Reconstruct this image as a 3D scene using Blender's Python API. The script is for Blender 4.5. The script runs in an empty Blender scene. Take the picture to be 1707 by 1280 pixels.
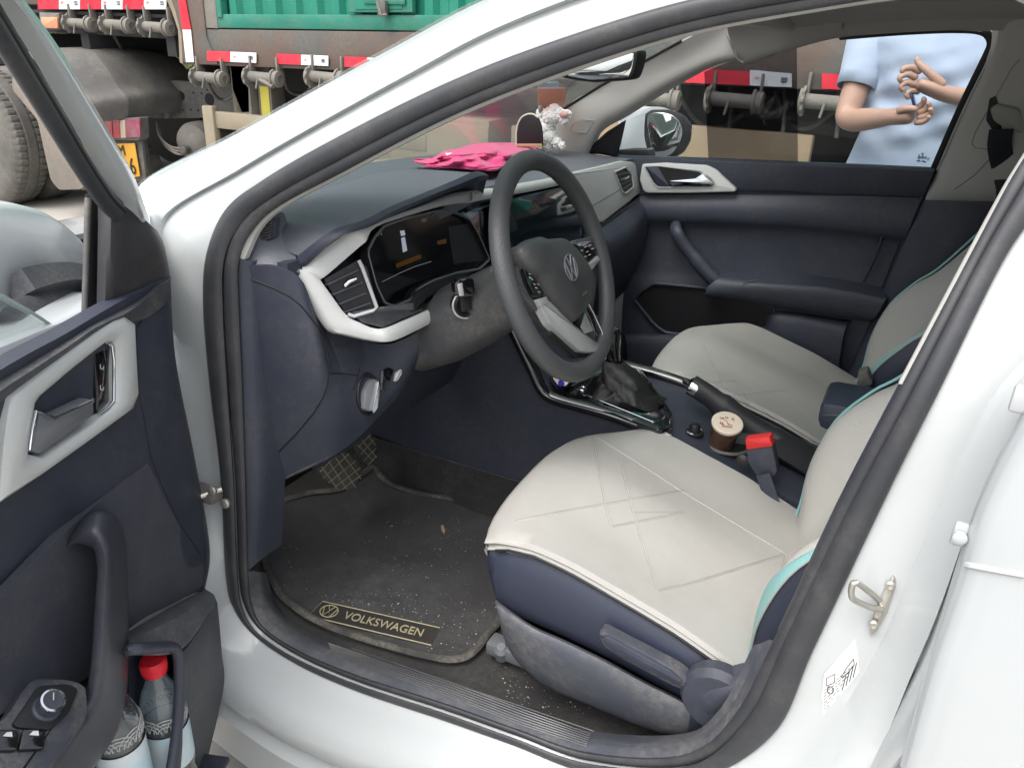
import bpy, bmesh, math, random
from mathutils import Vector, Matrix
from mathutils.bvhtree import BVHTree
random.seed(7)
sc = bpy.context.scene
COL = sc.collection
R_ = math.radians
# ---------------------------------------------------------------- camera, sky, sun
CAM = Vector((0.51393, -1.53004, 1.29990))
YAW, PIT, ROL, FPX = 0.459973, 0.417832, 0.0405575, 1309.41
fwd = Vector((-math.sin(YAW)*math.cos(PIT), math.cos(YAW)*math.cos(PIT), -math.sin(PIT)))
r0 = Vector((math.cos(YAW), math.sin(YAW), 0)); u0 = r0.cross(fwd)
rgt = r0*math.cos(ROL)+u0*math.sin(ROL); upv = -r0*math.sin(ROL)+u0*math.cos(ROL)
cd = bpy.data.cameras.new('camera'); cam = bpy.data.objects.new('camera', cd); COL.objects.link(cam)
cam.matrix_world = Matrix.Translation(CAM) @ Matrix((rgt, upv, -fwd)).transposed().to_4x4()
cd.sensor_fit = 'HORIZONTAL'; cd.sensor_width = 36; cd.lens = 36*FPX/1707
cd.clip_start = 0.02; cd.clip_end = 500
sc.camera = cam
SUN_EL, SUN_AZ = R_(62), R_(258)      # direction towards the sun: azimuth measured from +X to +Y
w = bpy.data.worlds.new('World'); sc.world = w; w.use_nodes = True
nt = w.node_tree; bg = nt.nodes['Background']; sky = nt.nodes.new('ShaderNodeTexSky')
sky.sky_type = 'NISHITA'; sky.sun_disc = False; sky.sun_elevation = SUN_EL
sky.sun_rotation = R_(90)-SUN_AZ; sky.air_density = 1.0; sky.dust_density = 6.0; sky.ozone_density = 1.0
hs = nt.nodes.new('ShaderNodeHueSaturation'); hs.inputs['Saturation'].default_value = .35
nt.links.new(sky.outputs[0], hs.inputs['Color']); nt.links.new(hs.outputs[0], bg.inputs[0]); bg.inputs[1].default_value = 0.15
sl = bpy.data.lights.new('sun', 'SUN'); so = bpy.data.objects.new('sun', sl); COL.objects.link(so)
sl.energy = .46; sl.angle = R_(85); sl.color = (1, .97, .92)
sd = Vector((math.cos(SUN_EL)*math.cos(SUN_AZ), math.cos(SUN_EL)*math.sin(SUN_AZ), math.sin(SUN_EL)))
so.rotation_euler = sd.to_track_quat('Z', 'Y').to_euler(); so.location = sd*20
sc.view_settings.view_transform = 'Standard'; sc.view_settings.look = 'None'
sc.view_settings.exposure = 1.3; sc.view_settings.gamma = 1
sc.render.engine = 'CYCLES'
sc.cycles.max_bounces = 10; sc.cycles.diffuse_bounces = 6; sc.cycles.transparent_max_bounces = 16; sc.cycles.glossy_bounces = 4
# ---------------------------------------------------------------- picture point -> point on a real surface
def V(*a): return Vector(a)
def ray(px, py): return fwd + rgt*((px-853.5)/FPX) + upv*((640-py)/FPX)
def ax(px, py, i, v):
    d = ray(px, py); return CAM + d*((v-CAM[i])/d[i])
def X(px, py, v): return ax(px, py, 0, v)
def Y(px, py, v): return ax(px, py, 1, v)
def Z(px, py, v): return ax(px, py, 2, v)
def PL(px, py, P0, n):
    d = ray(px, py); return CAM + d*((P0-CAM).dot(n)/d.dot(n))
def ysd(z):                                             # driver side body surface: belt and tumblehome
    if z < .98: return -.74+.04*max(0, (z-.6)/.38)
    return -.70+(z-.98)*.36
def S(px, py, off=0):
    y = -.7
    for _ in range(12): p = Y(px, py, y); y = ysd(p.z)+off
    return Y(px, py, y)
def dfx(y, z):                                          # face of the dashboard
    x = -.22+.25*(.95-z)
    if y < -.55: x -= (-.55-y)*.9
    return x
def F(px, py, off=0):
    x = -.2
    for _ in range(25):
        p = X(px, py, x); x = .5*x+.5*(dfx(max(-.72, min(.72, p.y)), p.z)+off)
    return X(px, py, x)
HP = V(-.405, -.785, 0); TH = R_(70)
DU = V(math.cos(TH), -math.sin(TH), 0); DN = V(math.sin(TH), math.cos(TH), 0)
def D(px, py, w=0): return PL(px, py, HP+DN*w, DN)      # plane of the open door
def DW(u, z, w=0): return HP+DU*u+DN*w+V(0, 0, z)
def DT(px, py, w0=0):
    w_ = w0
    for _ in range(12): p = D(px, py, w_); w_ = w0+.36*max(0, p.z-.98)
    return D(px, py, w_)
# ---------------------------------------------------------------- materials
MATS = {}
def mat(name, col, rough=.5, metal=0, var=0, vs=6, col2=None, dust=0, dcol=(.30, .28, .23), ds=5, bump=0, bs=200, coat=0, spec=.5, trans=0, ior=1.45, emit=None, es=0, fine=0, bumptype='noise', sheen=0, alpha=1, dmin=.5):
    if name in MATS: return MATS[name]
    m = bpy.data.materials.new(name); m.use_nodes = True; t = m.node_tree; b = t.nodes['Principled BSDF']
    N = t.nodes.new; L = t.links.new
    b.inputs['Roughness'].default_value = rough; b.inputs['Metallic'].default_value = metal
    b.inputs['Specular IOR Level'].default_value = spec; b.inputs['Coat Weight'].default_value = coat
    b.inputs['Coat Roughness'].default_value = .08
    b.inputs['Transmission Weight'].default_value = trans; b.inputs['IOR'].default_value = ior
    b.inputs['Sheen Weight'].default_value = sheen; b.inputs['Alpha'].default_value = alpha
    if emit: b.inputs['Emission Color'].default_value = (*emit, 1); b.inputs['Emission Strength'].default_value = es
    tc = N('ShaderNodeTexCoord'); co = tc.outputs['Object']
    cs = None
    c2 = col2 or tuple(c*.6 for c in col)
    rgb = N('ShaderNodeRGB'); rgb.outputs[0].default_value = (*col, 1); cs = rgb.outputs[0]
    def noise(scale, det=5, ro=.6):
        n = N('ShaderNodeTexNoise'); n.inputs['Scale'].default_value = scale; n.inputs['Detail'].default_value = det; n.inputs['Roughness'].default_value = ro
        L(co, n.inputs['Vector']); return n.outputs['Fac']
    def mix(fac, a, bcol):
        x = N('ShaderNodeMix'); x.data_type = 'RGBA'; L(fac, x.inputs[0]); L(a, x.inputs[6])
        if isinstance(bcol, tuple): x.inputs[7].default_value = (*bcol, 1)
        else: L(bcol, x.inputs[7])
        return x.outputs[2]
    def ramp(fac, lo, hi, top=1):
        x = N('ShaderNodeMapRange'); x.inputs[1].default_value = lo; x.inputs[2].default_value = hi; x.inputs[4].default_value = top
        L(fac, x.inputs[0]); return x.outputs[0]
    if var: cs = mix(ramp(noise(vs), .35, .7, var), cs, c2)
    if fine: cs = mix(ramp(noise(bs*.8, 2), .4, .65, fine), cs, c2)
    df = None
    if dust:
        mm = N('ShaderNodeMath'); mm.operation = 'MULTIPLY'
        L(ramp(noise(ds, 6, .7), dmin-.09, dmin+.13), mm.inputs[0]); L(ramp(noise(ds*14, 4, .7), .3, .7, dust), mm.inputs[1]); df = mm.outputs[0]
        cs = mix(df, cs, dcol)
        x = N('ShaderNodeMapRange'); x.inputs[3].default_value = rough; x.inputs[4].default_value = max(rough, .85); L(df, x.inputs[0]); L(x.outputs[0], b.inputs['Roughness'])
    L(cs, b.inputs['Base Color'])
    if bump:
        bp = N('ShaderNodeBump'); bp.inputs['Strength'].default_value = bump; bp.inputs['Distance'].default_value = .0015
        if bumptype == 'noise': L(noise(bs, 3), bp.inputs['Height'])
        elif bumptype == 'voronoi':
            n = N('ShaderNodeTexVoronoi'); n.inputs['Scale'].default_value = bs; L(co, n.inputs['Vector']); L(n.outputs['Distance'], bp.inputs['Height'])
        elif bumptype == 'ripple':
            n = N('ShaderNodeTexNoise'); n.inputs['Scale'].default_value = bs; n.inputs['Detail'].default_value = 1; L(co, n.inputs['Vector']); L(n.outputs['Fac'], bp.inputs['Height']); bp.inputs['Distance'].default_value = .02
        elif bumptype == 'weave':
            a = N('ShaderNodeTexWave'); a.inputs['Scale'].default_value = bs; a.bands_direction = 'Z'; L(co, a.inputs['Vector'])
            c_ = N('ShaderNodeTexWave'); c_.inputs['Scale'].default_value = bs; c_.bands_direction = 'X'; L(co, c_.inputs['Vector'])
            d_ = N('ShaderNodeMath'); d_.operation = 'MULTIPLY'; L(a.outputs['Fac'], d_.inputs[0]); L(c_.outputs['Fac'], d_.inputs[1]); L(d_.outputs[0], bp.inputs['Height'])
        L(bp.outputs[0], b.inputs['Normal'])
    MATS[name] = m; return m
def glass(name, tint=(1, 1, 1), refl=1.0, haze=0):
    if name in MATS: return MATS[name]
    m = bpy.data.materials.new(name); m.use_nodes = True; t = m.node_tree; t.nodes.clear(); N = t.nodes.new; L = t.links.new
    o = N('ShaderNodeOutputMaterial'); tr = N('ShaderNodeBsdfTransparent'); tr.inputs[0].default_value = (*tint, 1)
    gl = N('ShaderNodeBsdfGlossy'); gl.inputs['Roughness'].default_value = .02; fr = N('ShaderNodeFresnel'); fr.inputs[0].default_value = 1.45
    mu = N('ShaderNodeMath'); mu.operation = 'MULTIPLY'; mu.inputs[1].default_value = refl; L(fr.outputs[0], mu.inputs[0])
    mx = N('ShaderNodeMixShader'); L(mu.outputs[0], mx.inputs[0]); L(tr.outputs[0], mx.inputs[1]); L(gl.outputs[0], mx.inputs[2])
    last = mx.outputs[0]
    if haze:
        df = N('ShaderNodeBsdfDiffuse'); df.inputs[0].default_value = (.7, .7, .68, 1); nz = N('ShaderNodeTexNoise'); nz.inputs['Scale'].default_value = 6
        tc = N('ShaderNodeTexCoord'); L(tc.outputs['Object'], nz.inputs['Vector'])
        mr = N('ShaderNodeMapRange'); mr.inputs[3].default_value = haze*.4; mr.inputs[4].default_value = haze*1.6; L(nz.outputs[0], mr.inputs[0])
        m2 = N('ShaderNodeMixShader'); L(mr.outputs[0], m2.inputs[0]); L(last, m2.inputs[1]); L(df.outputs[0], m2.inputs[2]); last = m2.outputs[0]
    L(last, o.inputs[0]); MATS[name] = m; return m
WHITE = mat('white_paint', (.425, .45, .46), .25, coat=.6, var=.06, vs=3, col2=(.40, .42, .41))
WHITED = mat('white_paint_dusty', (.425, .45, .455), .28, coat=.6, dust=.16, ds=9, dcol=(.26, .24, .19), dmin=.56)
RUB = mat('rubber_seal', (.035, .037, .042), .42, dust=.18, ds=12, dcol=(.25, .23, .2), dmin=.55)
RUBL = mat('grey_rubber', (.09, .09, .09), .5, dust=.5, ds=9)
NAVY = mat('navy_plastic', (.031, .036, .055), .5, bump=.25, bs=900, var=.25, vs=8, col2=(.041, .046, .064), dust=.10, ds=6)
NAVYD = mat('navy_plastic_dusty', (.038, .042, .056), .55, bump=.25, bs=900, dust=.32, ds=15, dmin=.47)
NAVYT = mat('navy_dash_top', (.100, .108, .130), .42, bump=.3, bs=700, dust=.22, ds=5, dcol=(.2, .2, .2), dmin=.4)
FAB = mat('navy_fabric', (.045, .048, .066), .8, bump=.5, bs=800, bumptype='voronoi', var=.3, vs=10, col2=(.06, .065, .08), dust=.12, ds=14)
LEA = mat('navy_leather', (.030, .036, .058), .38, bump=.25, bs=950, bumptype='voronoi')
SEAT = mat('pale_leather', (.375, .37, .35), .55, bump=.22, bs=900, bumptype='voronoi', var=.35, vs=7, col2=(.28, .275, .255), dust=.10, ds=4, dcol=(.30,.28,.24))
SEATF = mat('pale_perforated', (.40, .395, .37), .6, bump=.4, bs=520, bumptype='voronoi', var=.2, vs=9, col2=(.36, .35, .32))
TEAL = mat('mint_leather', (.22, .43, .42), .5, bump=.2, bs=500, bumptype='voronoi', var=.2, vs=12, col2=(.16, .34, .33))
TRIM = mat("pale_trim", (.54, .555, .545), .35, metal=.1, var=.12, vs=8, dust=.12, ds=14)
SILV = mat('satin_silver', (.55, .56, .57), .36, metal=.5, var=.15, vs=30)
CHR = mat('chrome', (.75, .76, .78), .12, metal=1)
DSIL = mat('dark_silver', (.22, .23, .25), .4, metal=.4)
BLK = mat('gloss_black', (.006, .006, .008), .08, coat=1)
RIBM = mat('rib_plastic', (.085, .088, .095), .35, dust=.3, ds=20)
MBL = mat('matt_black', (.010, .010, .012), .5)
PIL = mat('beige_pillar', (.42, .415, .395), .75, bump=.2, bs=500, var=.15, vs=6)
PILD = mat('headliner', (.30, .295, .28), .85, bump=.3, bs=500)
WHL = mat('wheel_leather', (.060, .063, .067), .42, bump=.4, bs=500, bumptype='voronoi', var=.2, vs=14, col2=(.09, .09, .09))
SHR = mat('column_plastic', (.048, .050, .054), .45, bump=.2, bs=700, dust=.25, ds=10, dmin=.5)
CARP = mat('carpet', (.015, .015, .016), .95, bump=1, bs=420, dust=.12, ds=6, fine=.4, col2=(.035, .034, .032), sheen=.2)
MATM = mat('mat_carpet', (.018, .018, .020), .95, bump=1, bs=450, dust=.36, dcol=(.15, .15, .145), ds=2.6, fine=.5, col2=(.036, .035, .034), sheen=.2, dmin=.5)
GREYP = mat('grey_plastic_dusty', (.060, .066, .082), .5, bump=.3, bs=300, dust=.42, ds=7, dmin=.5)
STEEL = mat('zinc_steel', (.50, .495, .46), .35, metal=.8, var=.4, vs=60, col2=(.36, .30, .22))
# ---------------------------------------------------------------- objects
def smooth(me, ang=40):
    for p in me.polygons: p.use_smooth = True
    me.set_sharp_from_angle(angle=R_(ang))
def link(name, me, m=None, parent=None, label=None, sharp=40):
    if me.name in bpy.data.meshes: smooth(me, sharp)
    o = bpy.data.objects.new(name, me)
    if m: me.materials.append(m)
    COL.objects.link(o)
    if parent:
        o.parent = parent
        r = parent
        while r.parent: r = r.parent
        if parent.type == 'EMPTY': o.matrix_parent_inverse = Matrix.Translation(parent.location).inverted()
    if label: o['label'] = label
    return o
def thing(name, label, cat, loc=(0, 0, 0), group=None):
    o = bpy.data.objects.new(name, None); COL.objects.link(o); o.location = loc; o.empty_display_size = .1
    o['label'] = label; o['category'] = cat
    if group: o['group'] = group
    return o
def tag(o, label, cat, group=None):
    o['label'] = label; o['category'] = cat
    if group: o['group'] = group
    if o.type == 'MESH':                                 # origin to the base of the thing
        vs = o.data.vertices; n = len(vs); c = Vector((sum(v.co.x for v in vs)/n, sum(v.co.y for v in vs)/n, min(v.co.z for v in vs)))
        o.data.transform(Matrix.Translation(-c)); o.location = c
        for ch in o.children: ch.matrix_parent_inverse = Matrix.Translation(-c)
    return o
def struct(o): o['kind'] = 'structure'; return o
def bm2(bm, name='m', nrm=True):
    if nrm: bmesh.ops.recalc_face_normals(bm, faces=bm.faces)
    me = bpy.data.meshes.new(name); bm.to_mesh(me); bm.free(); return me
def cr(pts, n, closed=False):
    """Catmull-Rom curve through pts, n samples evenly by arc length"""
    P = [Vector(p) for p in pts]; k = len(P)
    if k == 2 and not closed: return [P[0].lerp(P[1], i/(n-1)) for i in range(n)]
    out = []; segs = k if closed else k-1; SB = 12
    for i in range(segs):
        if closed: a, b, c, d = P[i-1], P[i], P[(i+1) % k], P[(i+2) % k]
        else: a = P[i-1] if i else P[0]*2-P[1]; b = P[i]; c = P[i+1]; d = P[i+2] if i+2 < k else P[i+1]*2-P[i]
        for j in range(SB):
            t = j/SB; out.append(.5*((2*b)+(c-a)*t+(2*a-5*b+4*c-d)*t*t+(3*b-a-3*c+d)*t**3))
    out.append(P[0].copy() if closed else P[-1].copy())
    L = [0]
    for i in range(1, len(out)): L.append(L[-1]+(out[i]-out[i-1]).length)
    res = []; j = 0; m_ = n if closed else n-1
    for i in range(n):
        s = L[-1]*i/m_
        while j < len(L)-2 and L[j+1] < s: j += 1
        t = (s-L[j])/max(1e-9, L[j+1]-L[j]); res.append(out[j].lerp(out[j+1], min(1, t)))
    return res
def crp(pts, sub):
    """Catmull-Rom keeping parameter (sub samples per control span): rows stay matched"""
    P = [Vector(p) for p in pts]; k = len(P); out = []
    for i in range(k-1):
        a = P[i-1] if i else P[0]*2-P[1]; b = P[i]; c = P[i+1]; d = P[i+2] if i+2 < k else P[i+1]*2-P[i]
        for j in range(sub):
            t = j/sub; out.append(.5*((2*b)+(c-a)*t+(2*a-5*b+4*c-d)*t*t+(3*b-a-3*c+d)*t**3))
    out.append(P[-1]); return out
def lin(pts, sub):
    out = []
    for a, b in zip(pts, pts[1:]):
        for j in range(sub): out.append(Vector(a).lerp(Vector(b), j/sub))
    out.append(Vector(pts[-1])); return out
def gridmesh(rows, closed=False):
    bm = bmesh.new(); g = [[bm.verts.new(p) for p in r] for r in rows]; n = len(g[0])
    for i in range(len(g)-1):
        for j in range(n if closed else n-1):
            try: bm.faces.new((g[i][j], g[i][(j+1) % n], g[i+1][(j+1) % n], g[i+1][j]))
            except ValueError: pass
    return bm
def face_view(bm, to=None):
    """turn an open sheet so that its front looks to the open side of the car"""
    bmesh.ops.recalc_face_normals(bm, faces=bm.faces)
    s = 0; to = to or CAM
    for f in bm.faces: s += f.normal.dot((to-f.calc_center_median()).normalized())*f.calc_area()
    if s < 0: bmesh.ops.reverse_faces(bm, faces=bm.faces)
def surf(name, m, rows, parent=None, sub=6, vsub=4, th=.006, label=None, sharp=45, straight=False, to=None, smoothv=True):
    rr = [(lin if straight else crp)(r, sub) for r in rows]
    if len(rr) > 1 and vsub > 1:
        cols = [(crp if (smoothv and len(rows) > 2) else lin)([r[j] for r in rr], vsub) for j in range(len(rr[0]))]
        rr = [[c[i] for c in cols] for i in range(len(cols[0]))]
    bm = gridmesh(rr); face_view(bm, to)
    if th: solid(bm, th)
    o = link(name, bm2(bm, name, False), m, parent, label, sharp)
    return o
def solid(bm, th):
    """give an open sheet real thickness away from its front"""
    bm.normal_update(); vs = list(bm.verts); fs = list(bm.faces); be = [e for e in bm.edges if len(e.link_faces) == 1]
    back = {v: bm.verts.new(v.co-v.normal*th) for v in vs}
    for f in fs: bm.faces.new([back[v] for v in reversed(f.verts)])
    for e in be:
        l = e.link_loops[0]; a, b = l.vert, l.link_loop_next.vert
        try: bm.faces.new((b, a, back[a], back[b]))
        except ValueError: pass
def roundc(P, r, seg=4):
    if not r: return [Vector(p) for p in P]
    out = []; n = len(P)
    for i in range(n):
        a, b, c = Vector(P[i-1]), Vector(P[i]), Vector(P[(i+1) % n]); rr = min(r, (a-b).length*.45, (c-b).length*.45)
        p = b+(a-b).normalized()*rr; q = b+(c-b).normalized()*rr
        for k in range(seg+1):
            t = k/seg; out.append((1-t)**2*p+2*t*(1-t)*b+t*t*q)
    return out
def normal_of(P):
    n = Vector((0, 0, 0)); k = len(P)
    for i in range(k):
        a, b = P[i], P[(i+1) % k]; n += Vector(((a.y-b.y)*(a.z+b.z), (a.z-b.z)*(a.x+b.x), (a.x-b.x)*(a.y+b.y)))
    n.normalize(); c = sum(P, Vector())/k
    return n if n.dot(CAM-c) > 0 else -n
def plate_bm(P, th, r=0, bev=.002, n=None, rise=0, bm=None, seg=2, flat=False):
    """outline P (front face), thickness th away from the viewer, rounded corners r, rounded front rim bev"""
    P = roundc(P, r) if r else [Vector(p) for p in P]
    n = n or normal_of(P); own = bm is None; bm = bm or bmesh.new(); k = len(P); c = sum(P, Vector())/k
    if bev:
        rings = []
        for s in range(seg+1):
            t = s/seg; ins = bev*(1-math.cos(t*math.pi/2)) if False else bev*t; 
            dep = bev*(1-math.sin(t*math.pi/2)) 
            rings.append((bev*(1-math.cos(t*math.pi/2)), dep))
    else: rings = [(0, 0)]
    # inward direction per vertex
    inw = []
    for i in range(k):
        a, b, d = P[i-1], P[i], P[(i+1) % k]; e = (d-a); e = e.normalized() if e.length > 1e-9 else Vector((1, 0, 0)); q = n.cross(e)
        inw.append(q)
    area = sum((inw[i]).dot(c-P[i]) for i in range(k))
    if area < 0: inw = [-q for q in inw]
    back = [bm.verts.new(p-n*th) for p in P]; prev = back
    for ins, dep in rings:
        cur = [bm.verts.new(P[i]+inw[i]*ins-n*dep) for i in range(k)]
        for i in range(k): bm.faces.new((prev[i], prev[(i+1) % k], cur[(i+1) % k], cur[i]))
        prev = cur
    bm.faces.new(prev); bm.faces.new(list(reversed(back)))
    return bm
def plate(name, m, P, parent=None, th=.01, r=0, bev=.002, label=None, n=None, lift=0):
    P = [Vector(p) for p in P]; nn = n or normal_of(P)
    if lift: P = [p+nn*lift for p in P]
    return link(name, bm2(plate_bm(P, th, r, bev, nn)), m, parent, label, 35)
def tube_bm(path, rad, closed=False, seg=10, bm=None, flat=1, up=None, cap=True):
    bm = bm or bmesh.new(); n = len(path); P = [Vector(p) for p in path]; rings = []; pu = None
    for i in range(n):
        a = P[i-1] if (i or closed) else P[0]; b = P[(i+1) % n] if (i < n-1 or closed) else P[-1]
        t = (b-a).normalized()
        if up is not None:
            uu = (Vector(up) if not callable(up) else up(P[i])); uu = (uu-t*uu.dot(t)).normalized()
        else:
            if pu is None: pu = Vector((0, 0, 1)) if abs(t.z) < .9 else Vector((1, 0, 0))
            uu = (pu-t*pu.dot(t)).normalized(); pu = uu
        s = t.cross(uu); r = rad[i] if isinstance(rad, (list, tuple)) else rad
        rings.append([bm.verts.new(P[i]+uu*(math.cos(2*math.pi*k/seg)*r*flat)+s*(math.sin(2*math.pi*k/seg)*r)) for k in range(seg)])
    for i in range(n if closed else n-1):
        A, B = rings[i], rings[(i+1) % n]
        for k in range(seg): bm.faces.new((A[k], A[(k+1) % seg], B[(k+1) % seg], B[k]))
    if not closed and cap:
        bm.faces.new(list(reversed(rings[0]))); bm.faces.new(rings[-1])
    return bm
def tube(name, m, path, rad, parent=None, closed=False, seg=10, flat=1, up=None, label=None):
    return link(name, bm2(tube_bm(path, rad, closed, seg, None, flat, up)), m, parent, label, 50)
def box_bm(c, s, bm=None, bev=.0, rot=None, seg=2):
    bm = bm or bmesh.new(); r = bmesh.ops.create_cube(bm, size=1); vs = r['verts']
    M = Matrix.Translation(Vector(c)) @ (rot.to_4x4() if rot else Matrix.Identity(4)) @ Matrix.Diagonal((*s, 1))
    bmesh.ops.transform(bm, matrix=M, verts=vs)
    if bev: bmesh.ops.bevel(bm, geom=list({e for v in vs for e in v.link_edges}), offset=bev, segments=seg, affect='EDGES', profile=.5)
    return bm
def box(name, m, c, s, parent=None, bev=.003, rot=None, label=None):
    return link(name, bm2(box_bm(c, s, None, bev, rot)), m, parent, label, 35)
def lathe_bm(prof, base, axis=(0, 0, 1), seg=28, bm=None):
    """prof: (radius, height) pairs"""
    bm = bm or bmesh.new(); q = Vector(axis).normalized().to_track_quat('Z', 'Y'); base = Vector(base); rings = []
    for r, h in prof:
        rings.append([bm.verts.new(base+q @ Vector((r*math.cos(2*math.pi*k/seg), r*math.sin(2*math.pi*k/seg), h))) for k in range(seg)])
    for A, B in zip(rings, rings[1:]):
        for k in range(seg): bm.faces.new((A[k], A[(k+1) % seg], B[(k+1) % seg], B[k]))
    if prof[0][0] > 1e-5: bm.faces.new(list(reversed(rings[0])))
    if prof[-1][0] > 1e-5: bm.faces.new(rings[-1])
    bmesh.ops.remove_doubles(bm, verts=bm.verts, dist=1e-6)
    return bm
def lathe(name, m, prof, base, axis=(0, 0, 1), parent=None, seg=28, label=None, sharp=35):
    return link(name, bm2(lathe_bm(prof, base, axis, seg)), m, parent, label, sharp)
def text(name, m, s, size, P, xdir, ydir, parent=None, th=.0008, label=None, align='CENTER', sx=1):
    cu = bpy.data.curves.new('t', 'FONT'); cu.body = s; cu.size = size; cu.extrude = th/2; cu.align_x = align; cu.align_y = 'CENTER'
    to = bpy.data.objects.new('t', cu); COL.objects.link(to); dg = bpy.context.evaluated_depsgraph_get(); dg.update()
    me = bpy.data.meshes.new_from_object(to.evaluated_get(dg)); bpy.data.objects.remove(to)
    x = Vector(xdir).normalized(); z = x.cross(Vector(ydir)).normalized(); y = z.cross(x)
    me.transform(Matrix.Translation(Vector(P)) @ Matrix((x, y, z)).transposed().to_4x4() @ Matrix.Diagonal((sx, 1, 1, 1)))
    return link(name, me, m, parent, label)
def solid_dir(bm, vec):
    vs = list(bm.verts); fs = list(bm.faces); be = [e for e in bm.edges if len(e.link_faces) == 1]; back = {v: bm.verts.new(v.co+vec) for v in vs}
    for f in fs: bm.faces.new([back[v] for v in reversed(f.verts)])
    for e in be:
        l = e.link_loops[0]; a, b = l.vert, l.link_loop_next.vert; bm.faces.new((b, a, back[a], back[b]))
def bvh(*objs):
    V_, F_ = [], []
    for o in objs:
        b = len(V_); V_ += [v.co.copy() for v in o.data.vertices]; F_ += [[b+i for i in p.vertices] for p in o.data.polygons]
    return BVHTree.FromPolygons(V_, F_)
def hit(px, py, tree, off=0):
    d = ray(px, py).normalized(); h = tree.ray_cast(CAM, d)
    if h[0] is None: return None
    n = h[1] if h[1].dot(d) < 0 else -h[1]
    return h[0]+n*off
def drape(pts, tree, off=0, step=6):
    """run a seam over a real surface"""
    out = []
    for a, b in zip(pts, pts[1:]):
        L = max(1, int(math.dist(a, b)/step))
        for i in range(L): out.append((a[0]+(b[0]-a[0])*i/L, a[1]+(b[1]-a[1])*i/L))
    out.append(pts[-1]); out = [hit(x, y, tree, off) for x, y in out]; return [p for p in out if p]
def seam(name, m, pts, tree, r, parent, label=None, off=0, flat=1):
    P = drape(pts, tree, off)
    if len(P) > 2: return tube(name, m, P, r, parent, seg=6)
# ================================================================ the white car: shell
car = thing('white_car', 'white hatchback car with its driver door wide open, pale seats and navy dashboard inside', 'car', (0.4, 0, 0))
def SP(px, py, off=0):                                   # passenger side, same tumblehome
    y = .7
    for _ in range(12): p = Y(px, py, y); y = (.72 if p.z < .98 else .71-(p.z-.98)*.36)+off
    return Y(px, py, y)
IN = [(415,950),(411,800),(405,640),(400,520),(400,430),(425,378),(470,339),(570,285),(738,198),(906,129),(1139,54),(1372,10),(1560,-15),(1700,-10),(1765,60),(1750,190),(1683,310),(1621,425),(1508,640),(1399,850),(1298,1065),(1230,1195),(1137,1258),(980,1252),(860,1212),(738,1169),(600,1125),(504,1085),(443,1045),(421,1005)]
OU = [(384,951),(376,795),(359,640),(349,510),(354,425),(385,352),(445,303),(540,248),(710,161),(880,90),(1120,13),(1360,-35),(1560,-62),(1730,-60),(1830,40),(1810,205),(1735,330),(1665,435),(1554,660),(1456,850),(1352,1065),(1285,1206),(1160,1288),(985,1279),(860,1234),(738,1191),(600,1145),(500,1101),(431,1055),(396,1008)]
J_ = {3:(268,505),4:(268,415),5:(290,352),6:(400,287),7:(500,229),8:(680,131),9:(850,44),10:(1100,-45),11:(1350,-100),12:(1560,-130),13:(1770,-120),14:(1920,30),15:(1900,260),16:(1830,400),17:(1765,540),18:(1655,660),19:(1560,850),20:(1455,1095),21:(1345,1225)}
K_ = {3:(215,505),4:(222,395),5:(236,306),6:(380,231),7:(480,176),8:(650,83),9:(830,-10),10:(1090,-100),11:(1345,-160),12:(1560,-190),13:(1790,-190),14:(1990,0),15:(1960,300),16:(1885,445),17:(1815,590),18:(1700,700),19:(1625,850),20:(1530,1100),21:(1478,1262)}
O3 = [S(*p) for p in OU]; I3 = [S(*p, .012) for p in IN]
cen = V(.1, 0, .8)
def prof(k):
    O, I = O3[k], I3[k]; e = O-cen; e.y = 0; e.normalize()
    if k >= 22 or k in (0,): e = V(0, 0, -1)
    if k in (28, 29, 0): e = V(-.5, 0, -.85)
    if k == 21: e = V(.6, 0, -.8)
    if k in (1, 2, 3, 4): e = V(-1, 0, 0)
    P = lambda a, b: O+e*a+V(0, -b, 0)
    if k in J_ and k != 21:
        Jp, Kp = J_[k], K_[k]
        if k <= 13:
            j = S(*Jp, -.001); kk = S(*Kp, {3:-.11, 4:-.07, 5:-.01}.get(k, .045 if k < 10 else .03)); e2 = (j-O); e2.y = 0; e2.normalize()
            return [I, O, O.lerp(j, .5)+V(0, -.004, 0), j, j+e2*.003+V(0, -.009, 0), j.lerp(kk, .3)+V(0, -.014, 0), j.lerp(kk, .7)+V(0, -.008, 0), kk, kk+V(0, .03, .0)]
        j = S(*Jp, -.008); kk = S(*Kp, -.05)
        m_ = O.lerp(j, .55)+V(0, -.006, 0)
        return [I, O, m_, j, j.lerp(kk, .3)+V(0, .0, 0), j.lerp(kk, .6)+V(0, .004, 0), kk, kk+V(.006, .03, 0), kk+V(.01, .07, 0)]
    if k in (1, 2):
        return [I, O, P(.025, -.002), P(.045, .0), P(.06, .012), P(.075, .03), P(.09, .07), P(.12, .12), P(.2, .13)]
    if k == 21:
        return [I, O, P(.03, .012), P(.055, .03), P(.08, .07), P(.12, .085), P(.135, .07), P(.155, .085), P(.26, .07)]
    return [I, O, P(.012, .03), P(.022, .062), P(.045, .085), P(.085, .09), P(.105, .072), P(.125, .092), P(.235, .08)]
PR = [prof(k) for k in range(30)]
NL = 300
rows = [cr([PR[k][r] for k in range(30)], NL, True) for r in range(9)]
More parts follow.
